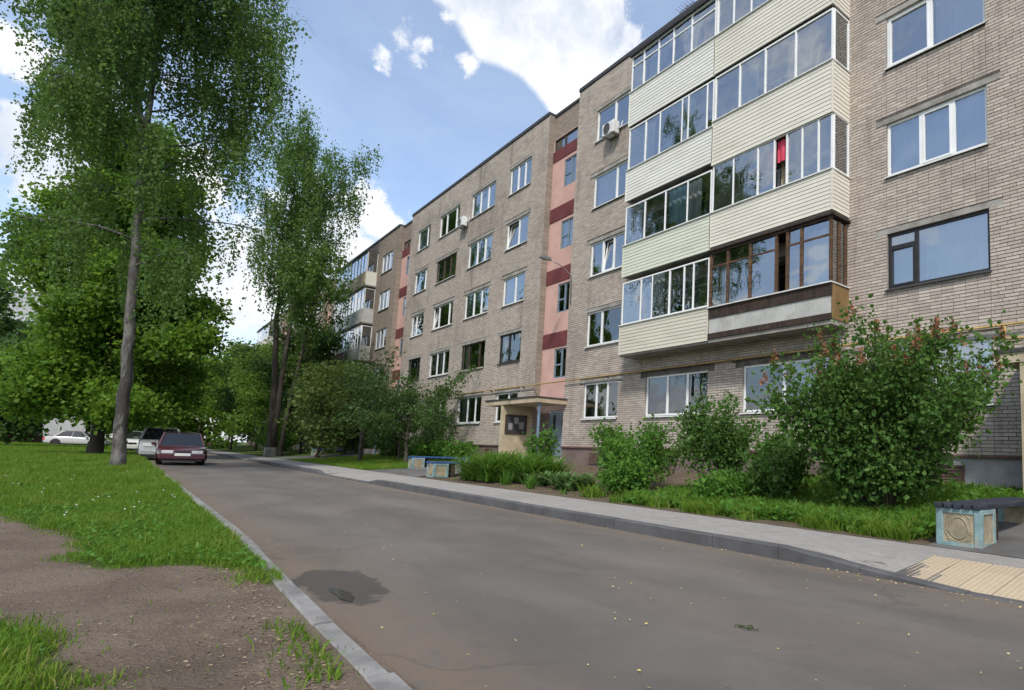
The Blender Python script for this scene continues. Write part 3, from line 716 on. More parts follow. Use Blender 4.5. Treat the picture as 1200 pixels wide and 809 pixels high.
# ---- farther sections: same plan, brick in the material
FAR = [(-2, True), (-3, False), (-4, True)]
for n, bal in FAR:
    off = n*PITCH_X
    x0, x1 = -20.87+off, -3.53+off
    cols = {c: (a+off, b+off) for c, (a, b) in COLS_BAL.items()}
    ops = [(a, b, sill(k), head(k)) for c, (a, b) in cols.items() for k in range(1, 6)]
    wall_section(x0, x1, ops, [M['far_brick'], M['concrete'], M['interior']])
    for c, (a, b) in cols.items():
        for k in range(1, 6):
            if n < -3 and c != 'R': window(a, b, sill(k), head(k), splits=TWO, sill_on=False); continue
            window(a, b, sill(k), head(k), splits=random.choice([TWO, THREE, [.4]]), glass=random.choice(['pane', 'pane_dim']), curtain=random.choice([None, ('curtain', .05, .5, .05)]))
# the part of the block that runs on past the right edge of the picture
ops = [(COLS_PLAIN[c][0]+2*PITCH_X, COLS_PLAIN[c][1]+2*PITCH_X, sill(k), head(k)) for c in COLS_PLAIN for k in range(1, 6)]
wall_section(-1.12, 16.2, ops, [M['far_brick'], M['concrete'], M['interior']])
for a, b, c, d in ops: window(a, b, c, d, splits=TWO)

# ---- stairwell strips
def stairwell(xl, xr, detail=True):
    y = WALL+RECESS
    zt = 14.62
    wins = [(xl+1.0, xr-.12, 12.70-k*2.835, 13.96-k*2.835) for k in range(4)]
    mb = MB()
    ops = wins+[(xl+.05, xr-.02, 14.64, 15.2)]
    door = (xl+.85, xr-.25, .88, 2.80)
    # render, with the openings cut out
    allops = ops+[door]
    xs = sorted({xl, xr}|{v for o in allops for v in o[:2]}); zs = sorted({.55, 3.1, TOP, 15.24}|{v for o in allops for v in o[2:4]}|{z for k in range(4) for z in (11.27+2.86-k*2.86, 11.9+2.86-k*2.86)})
    for xa, xb in zip(xs[:-1], xs[1:]):
        for za, zb in zip(zs[:-1], zs[1:]):
            cx, cz = (xa+xb)/2, (za+zb)/2
            if any(o[0] < cx < o[1] and o[2] < cz < o[3] for o in allops): continue
            band = any(11.27+2.86-k*2.86 < cz < min(11.9+2.86-k*2.86, 14.63) for k in range(4))
            mb.quad((xa, y, za), (xb, y, za), (xb, y, zb), (xa, y, zb), mi=3 if cz > 15.22 else (4 if cz < 3.1 else (1 if band else 0)))
    for a, b, c, d in allops:
        e = y+.5
        for q in (((a, y, c), (a, y, d), (a, e, d), (a, e, c)), ((b, y, d), (b, y, c), (b, e, c), (b, e, d)), ((a, y, d), (b, y, d), (b, e, d), (a, e, d)), ((b, y, c), (a, y, c), (a, e, c), (b, e, c)), ((a, e, c), (b, e, c), (b, e, d), (a, e, d))): mb.quad(*q, mi=2)
    # returns of the neighbouring brick sections
    mb.quad((xl, WALL, .3), (xl, y, .3), (xl, y, TOP), (xl, WALL, TOP), mi=3); mb.quad((xr, y, .3), (xr, WALL, .3), (xr, WALL, TOP), (xr, y, TOP), mi=3)
    o = mb.build('stairwell_wall', [M['pink'], M['oxblood'], M['interior'], M['far_brick'], M['plinth']], bld)
    for i, (a, b, c, d) in enumerate(wins):
        window(a, b, c, d, kind='blue', splits=[.42], y=y+.03, transom={0: .45}, sill_on=False, glass='pane' if i < 2 else 'pane_dim')
    a, b, c, d = ops[-1]; window(a, b, c, d, kind='brown', splits=[.36], y=y+.04, sill_on=False, curtain=('curtain', .4, .98, .1))
    for k in range(4):
        z = 11.27+2.86-k*2.86; MB().box(xl+.01, xr-.01, y-.03, y-.002, z, min(z+.63, 14.62)).build('stairwell_band', M['oxblood'], bld)
    # door: steel leaf with a small glazed light, transom of glass blocks
    a, b, c, d = door
    db = MB(); db.box(a, a+.07, y+.02, y+.1, c, d).box(b-.07, b, y+.02, y+.1, c, d).box(a+.07, b-.07, y+.02, y+.1, d-.08, d); db.box(a+.07, b-.07, y+.05, y+.09, c+.02, d-.08)
    db.box(a+.16, b-.16, y+.04, y+.05, c+.15, c+.85)
    dr = db.build('door', M['door_blue'], bld)
    MB().box(b-.36, b-.2, y+.035, y+.048, c+1.15, c+1.75).build('pane', M['pane_dim'], dr)
    MB().box(a+.25, a+.45, y+.035, y+.048, c+1.15, c+1.75).build('pane', M['pane_dim'], dr)
    MB().tube([(a+.2, y+.05, c+.9), (a+.2, y-.01, c+.9), (a+.2, y-.01, c+1.15), (a+.2, y+.05, c+1.15)], .012, 6).build('handle', M['dark_steel'], dr)
def canopy(x0, x1, side_x, post_x, side_out=1.4):
    yf = WALL-1.38
    mb = MB().box(x0, x1, yf, WALL-.004, 2.98, 3.16); cn = mb.build('entrance_canopy', M['concrete_beige'], bld)
    MB().box(x0-.03, x1+.03, yf-.03, WALL-.003, 3.163, 3.215).build('canopy_roofing', M['coping'], cn)
    MB().box(side_x-.16, side_x, yf+.02, WALL-.004, .2, 2.977).build('porch_wall', M['concrete_beige'], bld)
    if post_x is not None: MB().tube([(post_x, yf+.22, .3), (post_x, yf+.22, 2.978)], .06, 12).build('porch_post', M['post_blue'], bld)
    MB().box(side_x+.003, side_x+2.6, WALL-1.25, WALL+RECESS+.1, .1, .86, bev=.02).build('porch_step', M['concrete'], bld)
for n in (0, 1, 2, 3):
    stairwell(-23.28-n*PITCH_X, -20.87-n*PITCH_X)
    canopy(-25.0-n*PITCH_X, -20.62-n*PITCH_X, -23.40-n*PITCH_X, -20.42-.35-n*PITCH_X)
stairwell(-3.53, -1.12); canopy(-4.05, -.85, -3.55, -.7)

# ---- plinth, ledge, vents, parapet coping, roof
MB().box(-8.2, -3.53, WALL+.02, WALL+.3, -.1, PLZ-.04).build('plinth', M['plinth_grey'], bld)
for a, b in ((-20.87, -8.2), (-40.62, -23.28), (-60.37, -43.03), (-80.12, -62.78), (-99.87, -82.53), (-1.12, 16.2)):
    MB().box(a, b, WALL+.02, WALL+.3, -.1, PLZ-.04).build('plinth', M['plinth'], bld)
for a, b in ((-20.87, -3.53), (-40.62, -23.28), (-60.37, -43.03), (-80.12, -62.78), (-99.87, -82.53), (-1.12, 16.2)):
    MB().prism([(WALL-.035, PLZ-.045), (WALL+.05, PLZ-.045), (WALL+.05, PLZ+.01), (WALL-.003, PLZ+.012), (WALL-.035, PLZ-.01)], 'x', a-.02, b).build('plinth_ledge', M['ledge'], bld)
    MB().box(a-.0, b+.0, WALL-.05, WALL+.34, TOP, TOP+.15).build('coping', M['coping'], bld)
    MB().box(a, b, WALL+.34, WALL+11.5, TOP-.4, TOP-.05).build('roof', M['coping'], bld)
for n in range(5):
    xl = -23.28-n*PITCH_X+(PITCH_X if n == 4 else 0) if n < 4 else -3.53
    MB().box(xl+.001, xl+2.409, WALL+RECESS-.05, WALL+RECESS+.3, TOP-.02, TOP+.1).build('coping', M['coping'], bld)
    MB().box(xl, xl+2.41, WALL+RECESS+.3, WALL+11.5, TOP-.4, TOP-.05).build('roof', M['coping'], bld)
MB().box(-99.87, 16.2, WALL+11.5, WALL+11.7, 0, TOP+.1).build('rear_wall', M['far_brick'], bld)
MB().box(-100.07, -99.87, WALL, WALL+11.7, 0, TOP+.1).build('end_wall', M['far_brick'], bld); MB().box(16.2, 16.4, WALL, WALL+11.7, 0, TOP+.1).build('end_wall', M['far_brick'], bld)
def vent(x, z, w_, h_):
    o = MB().box(x-w_/2, x+w_/2, WALL-.01, WALL+.018, z, z+.045).box(x-w_/2, x+w_/2, WALL-.01, WALL+.018, z+h_-.045, z+h_).box(x-w_/2, x-w_/2+.045, WALL-.01, WALL+.018, z+.045, z+h_-.045).box(x+w_/2-.045, x+w_/2, WALL-.01, WALL+.018, z+.045, z+h_-.045).build('plinth_vent', M['vent'], bld)
    MB().box(x-w_/2+.045, x+w_/2-.045, WALL+.008, WALL+.017, z+.045, z+h_-.045).build('backing', M['dark_steel'], o)
    n = 6
    for i in range(n):
        zz_ = z+.05+(h_-.1)*i/n; MB().add([(x-w_/2+.045, WALL-.008, zz_), (x+w_/2-.045, WALL-.008, zz_), (x+w_/2-.045, WALL+.007, zz_+.055), (x-w_/2+.045, WALL+.007, zz_+.055), (x-w_/2+.045, WALL-.004, zz_-.006), (x+w_/2-.045, WALL-.004, zz_-.006), (x+w_/2-.045, WALL+.011, zz_+.049), (x-w_/2+.045, WALL+.011, zz_+.049)], [(0, 1, 2, 3), (7, 6, 5, 4), (0, 4, 5, 1)]).build('louvre', M['vent'], o)
vent(-18.55, .68, .72, .42); vent(-5.75, .62, 1.0, .48); vent(-27.3, .72, .7, .42); vent(-33.8, .72, .7, .42)

# ---- balconies: two glazed halves on each upper floor
BY = 12.40
def slats(parent, x0, x1, z0, z1, y0, y1, mt, n, side=None):
    """lapped siding boards; side=x gives the return board row at that end"""
    h = (z1-z0)/n
    for i in range(n):
        za = z0+i*h; zb = za+h
        prof = [(0, za), (-.014, za+.004), (-.003, zb), (0, zb)]
        mb = MB()
        if side is None: mb.prism([(BY+p[0], p[1]) for p in prof], 'x', x0, x1)
        else: mb.prism([(side-p[0], p[1]) for p in prof], 'y', y0, y1)
        mb.build('siding_board', mt, parent)
def glazing(parent, x0, x1, z0, z1, n, fm, y=BY+.03, end=None, glass='pane', w=.045, transom=None, widths=None, opened=()):
    fr = MB(); fr.box(x0, x1, y, y+.05, z0, z0+w).box(x0, x1, y, y+.05, z1-w, z1)
    es = [x0+(x1-x0)*t for t in (widths or np.linspace(0, 1, n+1))]
    for i, e in enumerate(es):
        a = e-(0 if i == 0 else (w if i == len(es)-1 else w/2)); fr.box(a, a+w, y-.002, y+.052, z0+w, z1-w)
    if transom: fr.box(x0+w, x1-w, y+.002, y+.048, z0+(z1-z0)*transom-.02, z0+(z1-z0)*transom+.02)
    if end is not None:
        s = 1 if end > (x0+x1)/2 else -1
        ya, yb = y+.05, WALL-.01; xx = (end-.05, end) if s > 0 else (end, end+.05)
        fr.box(*xx, ya, yb, z0, z0+w).box(*xx, ya, yb, z1-w, z1).box(*xx, yb-w, yb, z0+w, z1-w).box(*xx, ya+.002, ya+w, z0+w, z1-w)
    f = fr.build('glazing_frame', fm, parent)
    for pi, (a, b) in enumerate(zip(es[:-1], es[1:])):
        if pi in opened: continue                                  # slid open
        t = random.uniform(-.008, .008); c = random.uniform(-.006, .006); yy = y+.02+random.choice((0, .012))
        MB().quad((a+w/2, yy+t, z0+w), (b-w/2, yy-t, z0+w), (b-w/2, yy-t+c, z1-w), (a+w/2, yy+t+c, z1-w)).build('pane', M[glass], f if False else parent)
    if end is not None:
        xx = end-.025*s; MB().quad((xx, ya+w, z0+w), (xx, yb-w, z0+w), (xx, yb-w, z1-w), (xx, ya+w, z1-w)).build('pane', M[glass], parent)
    return f
def balcony(x0, x1, zb, zt, zg, skin, n=10, end=None, frame='pvc', panes=5, floor=None, roofed=False, glass='pane', widths=None, glaze=True, transom=None, inner=True, opened=()):
    fl = floor
    mb = MB().box(x0+.02, x1-.02, BY+.03, WALL-.004, fl-.18, fl)                       # slab
    o = mb.build('balcony', M['slab'], bld)
    if skin:
        MB().box(x0+.01, x1-.01 if end is None else x1-.02, BY+.002, BY+.028, zb+.003, zt-.02).build('parapet_backing', M['sheet'], o)
        slats(o, x0, x1, zb, zt, 0, 0, skin, n)
        MB().box(x0-.012, x0+.03, BY-.022, BY+.03, zb, zt).build('corner_trim', skin, o); MB().box(x1-.03, x1+.012, BY-.022, BY+.03, zb, zt).build('corner_trim', skin, o)
        MB().box(x0-.02, x1+.02, BY-.05, BY+.12, zt+.001, zt+.03).build('parapet_cap', M['white_metal'], o)
        if end is not None:
            s = 1 if end > (x0+x1)/2 else -1
            if s > 0: slats(o, 0, 0, zb, zt, BY+.03, WALL-.005, skin, n, side=end)
            MB().box(end-.03 if s > 0 else end, end if s > 0 else end+.03, BY+.03, WALL-.006, zb+.003, zt-.01).build('parapet_end', skin, o)
            MB().box(end-.06, end+.035, BY+.12, WALL-.006, zt+.002, zt+.028).build('parapet_cap', M['white_metal'], o)
    if glaze: glazing(o, x0+.02, x1-.02, zt+.035, zg, panes, M[frame], end=(x1 if end and end > (x0+x1)/2 else (x0 if end else None)), glass=glass, widths=widths, transom=transom, opened=opened)
    if roofed:
        MB().box(x0-.05, x1+.05, BY-.07, WALL-.004, zg+.002, zg+.06).build('balcony_roof', M['coping'], o)
    return o
XL, XM, XR = -16.33, -12.13, -7.97
BF = {k: 1.60+ST*(k-1)+.02 for k in range(2, 6)}       # balcony floor levels
# cladding colours and heights from floor to floor, left half then right half
o = balcony(XL, XM, 4.45, 5.45, 6.98, M['sand'], 9, end=XL, panes=6, floor=BF[2]+.15, widths=[0, .24, .38, .58, .74, .84, 1])
balcony(XL, XM, 7.17, 8.27, 9.70, M['palegreen'], 10, end=XL, panes=4, floor=BF[3]+.15)
balcony(XL, XM, 9.90, 11.02, 12.60, M['ivory'], 10, end=XL, panes=6, floor=BF[4]+.15, widths=[0, .22, .40, .66, .73, .93, 1])
balcony(XL, XM, 12.68, 13.94, 15.35, M['ivory'], 11, end=XL, panes=5, floor=BF[5]+.15, roofed=True, widths=[0, .16, .35, .53, .74, 1], transom=.72)
balcony(XM, XR, 7.24, 8.28, 9.80, M['cream'], 10, end=XR, panes=7, floor=BF[3]+.15, widths=[0, .20, .42, .56, .66, .78, .90, 1], opened=(3,))
balcony(XM, XR, 9.78, 11.16, 12.62, M['cream'], 12, end=XR, panes=4, floor=BF[4]+.15, widths=[0, .24, .47, .72, 1])
balcony(XM, XR, 12.70, 13.93, 15.35, M['cream'], 11, end=XR, panes=6, floor=BF[5]+.15, roofed=True)
# old brown timber glazing over bare sheets on the second floor
o = balcony(XM, XR, 4.5, 5.41, 7.03, None, end=XR, floor=BF[2]+.15, glaze=False); o['label'] = 'weathered balcony with brown timber glazing'
for i in range(4):
    a = XM+.03+(XR-XM-.06)*i/4; b = XM+.03+(XR-XM-.06)*(i+1)/4
    MB().box(a+.004, b-.004, BY+.03, BY+.042, 4.66, 5.14+.01*(i % 2)).build('parapet_sheet', M['sheet'], o)
MB().box(XM+.02, XR, BY+.002, BY+.03, 5.10, 5.40).build('parapet_rail', M['dark_wood'], o)
MB().box(XM+.02, XR-.02, BY-.01, BY+.06, 4.50, 4.655).build('parapet_rail', M['dark_wood'], o)
MB().box(XR-.025, XR, BY+.044, WALL-.006, 4.52, 5.39).build('parapet_end', M['ply'], o)
MB().box(XM, XR+.02, BY-.05, BY+.12, 5.402, 5.432).build('parapet_cap', M['white_metal'], o); MB().box(XR-.07, XR+.03, BY+.121, WALL-.006, 5.403, 5.43).build('parapet_cap', M['white_metal'], o)
es = [XM+.02, -11.45, -10.62, -9.72, -9.36, -8.92, -8.06]
for e in es:
    MB().box(e, e+.075, BY+.01, BY+.085, 5.435, 7.02).build('timber_post', M['old_wood'], o)
MB().box(XM+.02, XR, BY+.0, BY+.09, 7.022, 7.10).build('timber_rail', M['dark_wood'], o); MB().box(XM-.02, XR+.05, BY-.06, WALL-.006, 7.102, 7.16).build('timber_rail', M['dark_wood'], o)
for i, (a, b) in enumerate(zip(es[:-1], es[1:])):
    if i in (3,): continue
    zt_ = 6.62
    MB().box(a+.076, b-.001, BY+.03, BY+.07, zt_, zt_+.045).build('timber_rail', M['old_wood'], o)
    for c, d in ((5.436, zt_-.001), (zt_+.046, 7.02)):
        t = random.uniform(-.01, .01); MB().quad((a+.076, BY+.05+t, c), (b-.001, BY+.05-t, c), (b-.001, BY+.05-t, d), (a+.076, BY+.05+t, d)).build('pane', M['pane'], o)
for y_ in (BY+.33, BY+.62): MB().box(XR-.075, XR-.001, y_, y_+.07, 5.435, 7.02).build('timber_post', M['old_wood'], o)
MB().quad((XR-.04, BY+.09, 5.436), (XR-.04, WALL-.01, 5.436), (XR-.04, WALL-.01, 7.02), (XR-.04, BY+.09, 7.02)).build('pane', M['pane'], o)
for z_ in (5.0,):
    rr = random.Random(4)
    for i in range(1): pass
# things seen behind the balcony glass
def drape(x0, x1, z0, z1, m_, y=BY+.24, parent=None, name='curtain'):
    mb = MB(); n = max(6, int((x1-x0)/.06)); pts = np.linspace(x0, x1, n+1)
    for i in range(n): mb.quad((pts[i], y+.025*math.sin(i*1.7), z0), (pts[i+1], y+.025*math.sin((i+1)*1.7), z0), (pts[i+1], y+.025*math.sin((i+1)*1.7), z1), (pts[i], y+.025*math.sin(i*1.7), z1))
    return mb.build(name, M[m_], parent, smooth=True)
drape(-12.0, -11.3, 5.5, 6.6, 'curtain_beige', parent=o); drape(-8.85, -8.1, 5.5, 6.95, 'curtain', parent=o, y=BY+.3)
tg = drape(-9.79, -9.42, 9.12, 9.72, 'cloth_red', y=BY+.16, name='hanging_laundry'); tag(tg, 'red cloth hung to dry behind cream balcony glazing', 'laundry')
tg = drape(-10.12, -9.86, 8.98, 9.62, 'cloth_red', y=BY+.16, name='hanging_laundry'); tag(tg, 'narrow dark red cloth hung beside the red laundry', 'laundry')

rr = random.Random(8)
for ob in [c for c in bld.children if c.name.split('.')[0] == 'balcony' and 'label' not in c][:7]:
    bb = [Vector(v.co) for v in ob.data.vertices]; xa, xb, fl = min(v.x for v in bb), max(v.x for v in bb), max(v.z for v in bb)
    for _ in range(rr.choice((1, 2, 2))):
        x_ = rr.uniform(xa+.2, xb-1.2); drape(x_, x_+rr.uniform(.5, 1.1), fl+rr.uniform(.5, .95), fl+2.42, rr.choice(['curtain', 'curtain', 'curtain_beige', 'curtain_blue']), y=BY+rr.uniform(.2, .4), parent=ob)
    x_ = rr.uniform(xa+.3, xb-.9); MB().bbox(x_, x_+.5, BY+.2, BY+.55, fl+.01, fl+rr.uniform(1.0, 1.5), .01).build('cupboard', M[rr.choice(['old_white', 'ply', 'old_wood'])], ob)
# far balconies, each floor two halves
def far_balconies(off, skins, seed):
    rr = random.Random(seed)
    for k in range(2, 6):
        z = 4.48+ST*(k-2); zt = z+1.0
        for h, (a, b) in enumerate(((XL, XM), (XM, XR))):
            sk = skins[k-2][h]
            fl = BF[k]+.15
            o = MB().box(a+off+.02, b+off-.02, BY+.03, WALL-.004, fl-.18, fl).build('balcony', M['slab'], bld)
            MB().box(a+off, b+off-.005, BY, BY+.028, z, zt).build('parapet', M[sk], o)
            MB().box(b+off-.03 if h else a+off, b+off if h else a+off+.03, BY+.03, WALL-.006, z, zt).build('parapet_end', M[rr.choice(['sheet', 'sheet', 'cream']) if h else sk], o)
            glazing(o, a+off+.02, b+off-.02, zt+.01, z+2.55, rr.choice([4, 5, 6]), M[rr.choice(['pvc', 'pvc', 'old_white'])], end=b+off if h else a+off)
            if k == 5: MB().box(a+off-.05, b+off+.05, BY-.07, WALL-.004, z+2.552, z+2.61).build('balcony_roof', M['coping'], o)
far_balconies(-2*PITCH_X, [('cream', 'sheet'), ('oxblood', 'sheet'), ('ivory', 'sheet'), ('ivory', 'concrete_beige')], 3)
far_balconies(-4*PITCH_X, [('cream', 'cream')]*4, 5)

# ================================================================== THINGS ON THE FACADE
gp = empty('gas_pipe', (-30, WALL-.12, 3.95)); WORLD_ROOTS.add(gp.name)
tag(gp, 'long thin yellow gas pipe bracketed along the brick wall above the ground floor windows', 'pipe')
mb = MB(); mb.tube([(-62, WALL-.12, 3.93), (-24.2, WALL-.12, 3.93), (-12, WALL-.12, 3.95), (-3.0, WALL-.12, 3.97)], .026, 8); mb.build('pipe_run', M['pipe_yellow'], gp, smooth=True)
mb = MB(); mb.tube([(-4.35, WALL-.12, 3.93), (-4.35, WALL-.14, 3.70), (-4.28, WALL-.14, 3.66), (-3.9, WALL-.14, 3.66)], .025, 8); mb.build('pipe_branch', M['pipe_yellow'], gp, smooth=True)
for i in range(16):
    x = -5.5-i*3.1
    if -23.3 < x < -20.9 or -43.0 < x < -40.7: continue
    MB().box(x-.015, x+.015, WALL-.155, WALL-.005, 3.87, 3.895).box(x-.02, x+.02, WALL-.155, WALL-.08, 3.896, 3.91).build('bracket', M['dark_steel'], gp)
def ac_unit(x0, z0, label):
    r = empty('air_conditioner', (x0+.42, WALL-.2, z0)); WORLD_ROOTS.add(r.name); tag(r, label, 'air conditioner', 'air conditioners on the facade')
    b = MB().bbox(x0, x0+.74, WALL-.38, WALL-.1, z0, z0+.5, .015).build('casing', M['white_metal'], r)
    cx, cz = x0+.30, z0+.25; ring = MB()
    ring.tube([(cx+.21*math.cos(t), WALL-.385, cz+.21*math.sin(t)) for t in np.linspace(0, 2*math.pi, 25)], .012, 6)
    for q in (.08, .16): ring.tube([(cx+q*math.cos(t), WALL-.387, cz+q*math.sin(t)) for t in np.linspace(0, 2*math.pi, 21)], .004, 4)
    for k in range(8):
        t = k*math.pi/4; ring.tube([(cx, WALL-.388, cz), (cx+.205*math.cos(t), WALL-.388, cz+.205*math.sin(t))], .004, 4)
    ring.build('fan_guard', M['steel'], b)
    MB().add([(cx+.2*math.cos(t), WALL-.3815, cz+.2*math.sin(t)) for t in np.linspace(0, 2*math.pi, 24, endpoint=False)], [tuple(range(24))]).build('fan_opening', M['dark_steel'], b)
    for bx in (x0+.12, x0+.62): MB().box(bx-.02, bx+.02, WALL-.44, WALL-.004, z0-.04, z0-.002).prism([(WALL-.004, z0-.35), (WALL-.004, z0-.041), (WALL-.03, z0-.041), (WALL-.03, z0-.33)], 'x', bx-.02, bx+.02).build('bracket', M['steel'], r)
    MB().tube([(x0+.74, WALL-.2, z0+.2), (x0+.83, WALL-.1, z0+.25), (x0+.85, WALL-.03, z0+.5)], .018, 6).build('hose', M['white_metal'], r)
ac_unit(-18.55, 13.30, 'white air conditioner under the top window beside the ivory balcony')
ac_unit(-32.15, 13.25, 'white air conditioner between two top floor windows of the flat brick section')
lp = empty('wall_lamp', (-20.72, WALL, 8.2)); WORLD_ROOTS.add(lp.name); tag(lp, 'thin lamp arm on the brick edge beside the pink stairwell', 'lamp')
MB().tube([(-20.72, WALL-.02, 7.1), (-20.72, WALL-.06, 8.3), (-20.74, WALL-.5, 8.6), (-20.75, WALL-1.1, 8.72)], .022, 6).build('arm', M['steel'], lp, smooth=True)
MB().prism([(WALL-1.05, 8.70), (WALL-1.05, 8.79), (WALL-1.2, 8.82), (WALL-1.5, 8.80), (WALL-1.55, 8.72), (WALL-1.3, 8.68)], 'x', -20.84, -20.66).build('lamp_head', M['steel'], lp)
an = empty('roof_aerial', (-15.2, WALL+.8, TOP)); WORLD_ROOTS.add(an.name); tag(an, 'small television aerial on the roof edge above the balconies', 'aerial')
MB().tube([(-15.2, WALL+.8, TOP-.1), (-15.2, WALL+.8, TOP+1.3)], .02, 6).build('mast', M['dark_steel'], an)
mb = MB(); mb.tube([(-15.6, WALL+.8, TOP+1.2), (-14.8, WALL+.8, TOP+1.2)], .012, 5)
for i in range(6): mb.tube([(-15.55+.14*i, WALL+.55, TOP+1.2), (-15.55+.14*i, WALL+1.05, TOP+1.2)], .006, 4)
mb.build('elements', M['dark_steel'], an)
nb = empty('notice_board', (-23.38, 12.45, 1.85)); WORLD_ROOTS.add(nb.name); tag(nb, 'dark notice board on the yellow porch side wall', 'notice board')
bx = MB().box(-23.398, -23.37, 12.0, 12.92, 1.82, 2.55); bx.build('board', M['dark_steel'], nb)
mb = MB(); mb.box(-23.398, -23.355, 11.96, 12.0, 1.78, 2.59).box(-23.398, -23.355, 12.92, 12.96, 1.78, 2.59).box(-23.398, -23.355, 12.0, 12.92, 1.78, 1.82).box(-23.398, -23.355, 12.0, 12.92, 2.55, 2.59); mb.build('frame', M['brown_frame'], nb)
M['paper'] = mat('notice_paper', (.30, .29, .28), .8, .2)
for y_, z_, w_, h_ in ((12.1, 1.95, .2, .28), (12.36, 2.2, .2, .28), (12.6, 2.0, .22, .3)): MB().box(-23.369, -23.366, y_, y_+w_, z_, z_+h_).build('paper_sheet', M['paper'], nb)

# ================================================================== BENCHES
def bench_block(mb_root, y0, w=.52, d=.50, h=.44):
    """painted concrete block with recessed relief panels"""
    mb = MB(); t = .085; fr = .02
    mb.box(-w/2+fr, w/2-fr, y0+fr, y0+d-fr, 0, h)                                # core
    for (xa, xb) in ((-w/2, -w/2+t), (w/2-t, w/2)): mb.box(xa, xb, y0, y0+t, 0, h, bev=.008).box(xa, xb, y0+d-t, y0+d, 0, h, bev=.008)
    mb.box(-w/2+t, w/2-t, y0+.002, y0+.03, h-.055, h-.001).box(-w/2+t, w/2-t, y0+.002, y0+.03, 0, .05)
    for s in (-1, 1):
        a, b = (-w/2+.002, -w/2+.03) if s < 0 else (w/2-.03, w/2-.002)
        mb.box(a, b, y0+t, y0+d-t, h-.055, h-.001).box(a, b, y0+t, y0+d-t, 0, .05)
    o = mb.build('concrete_block', M['turq'], mb_root)
    pn = MB(); pn.box(-w/2+t, w/2-t, y0+.016, y0+.0195, .05, h-.055); pn.box(w/2-.0195, w/2-.016, y0+t, y0+d-t, .05, h-.055)
    cz = h*.49; yy = y0+.014
    def scroll(pts, r=.008): pn.tube([(x, yy, z) for x, z in pts], r, 5)
    scroll([(.105*math.cos(t_)*(1-.10*math.sin(t_)), cz+.125*math.sin(t_)) for t_ in np.linspace(0, 2*math.pi, 31)], .009)
    for sx in (-1, 1):
        scroll([(sx*(.03+.02*i), cz+.14+.03*math.sin(i*.9)) for i in range(6)]); scroll([(sx*(.02+.024*i), cz-.145-.02*math.sin(i*.9)) for i in range(6)])
        scroll([(sx*(.135-.028*math.cos(t_)*(1-t_/14)), cz-.05+.028*math.sin(t_)*(1-t_/14)) for t_ in np.linspace(0, 9, 22)], .007)
        scroll([(sx*(.135+.01*math.sin(i)), cz-.02+.028*i) for i in range(5)])
        scroll([(sx*.14, cz-.08), (sx*.11, cz-.12), (sx*.05, cz-.15), (0, cz-.165)], .009)
    pn.build('relief_panel', M['relief'], o)
def bench(loc, rz, label, seat='blue_paint', length=2.2, deco=True, w=.52):
    r = empty('bench', loc, rz); tag(r, label, 'bench', 'benches beside the entrance paths')
    bench_block(r, 0, w)
    if length > 1.2:
        bench_block(r, length-.5, w)
        MB().bbox(-w/2+.05, w/2-.05, .62, .74, 0, .43, .01).build('support', M['dark_wood'], r)
    n = 5; sw = (w+.02)/n
    for i in range(n):
        x = -w/2-.01+i*sw; dz = random.uniform(-.003, .003); e = random.uniform(-.03, .02)
        MB().bbox(x+.012, x+sw-.012, -.03+e, length+.02, .442+dz, .50+dz, .008).build('seat_slat', M[seat], r)
    return r
def gz(y): return float(bed_z(y))+.035
bench((-3.03, 7.40, .15), R(2), 'bench with turquoise relief block and dark navy slats beside the lilac bush', 'navy_paint', 2.7)
bench((-19.55, 7.5, .15), R(3), 'blue slatted bench with turquoise end block beside the daylily clump', 'blue_paint', 2.4)
bench((-25.35, 8.9, .22), R(-3), 'blue slatted bench across the path from the turquoise block', 'blue_paint', 2.4)
bench((-45.5, 9.6, .25), R(-4), 'blue slatted bench on the shaded lawn behind the leaning tree', 'blue_paint', 2.6)
r = empty('concrete_block_planter', (-47.6, 7.6, .13)); tag(r, 'pale concrete block at the foot of the twin birch', 'planter')
mb = MB(); w_, h_ = .62, .6
mb.bbox(-w_/2, w_/2, -.3, -.22, 0, h_, .01).bbox(-w_/2, w_/2, .22, .3, 0, h_, .01).bbox(-w_/2, -w_/2+.08, -.219, .219, 0, h_-.002, .01).bbox(w_/2-.08, w_/2, -.219, .219, 0, h_-.002, .01); mb.build('box', M['concrete'], r)
MB().box(-w_/2+.081, w_/2-.081, -.218, .218, .02, h_-.1).build('soil', M['mortar'], r)

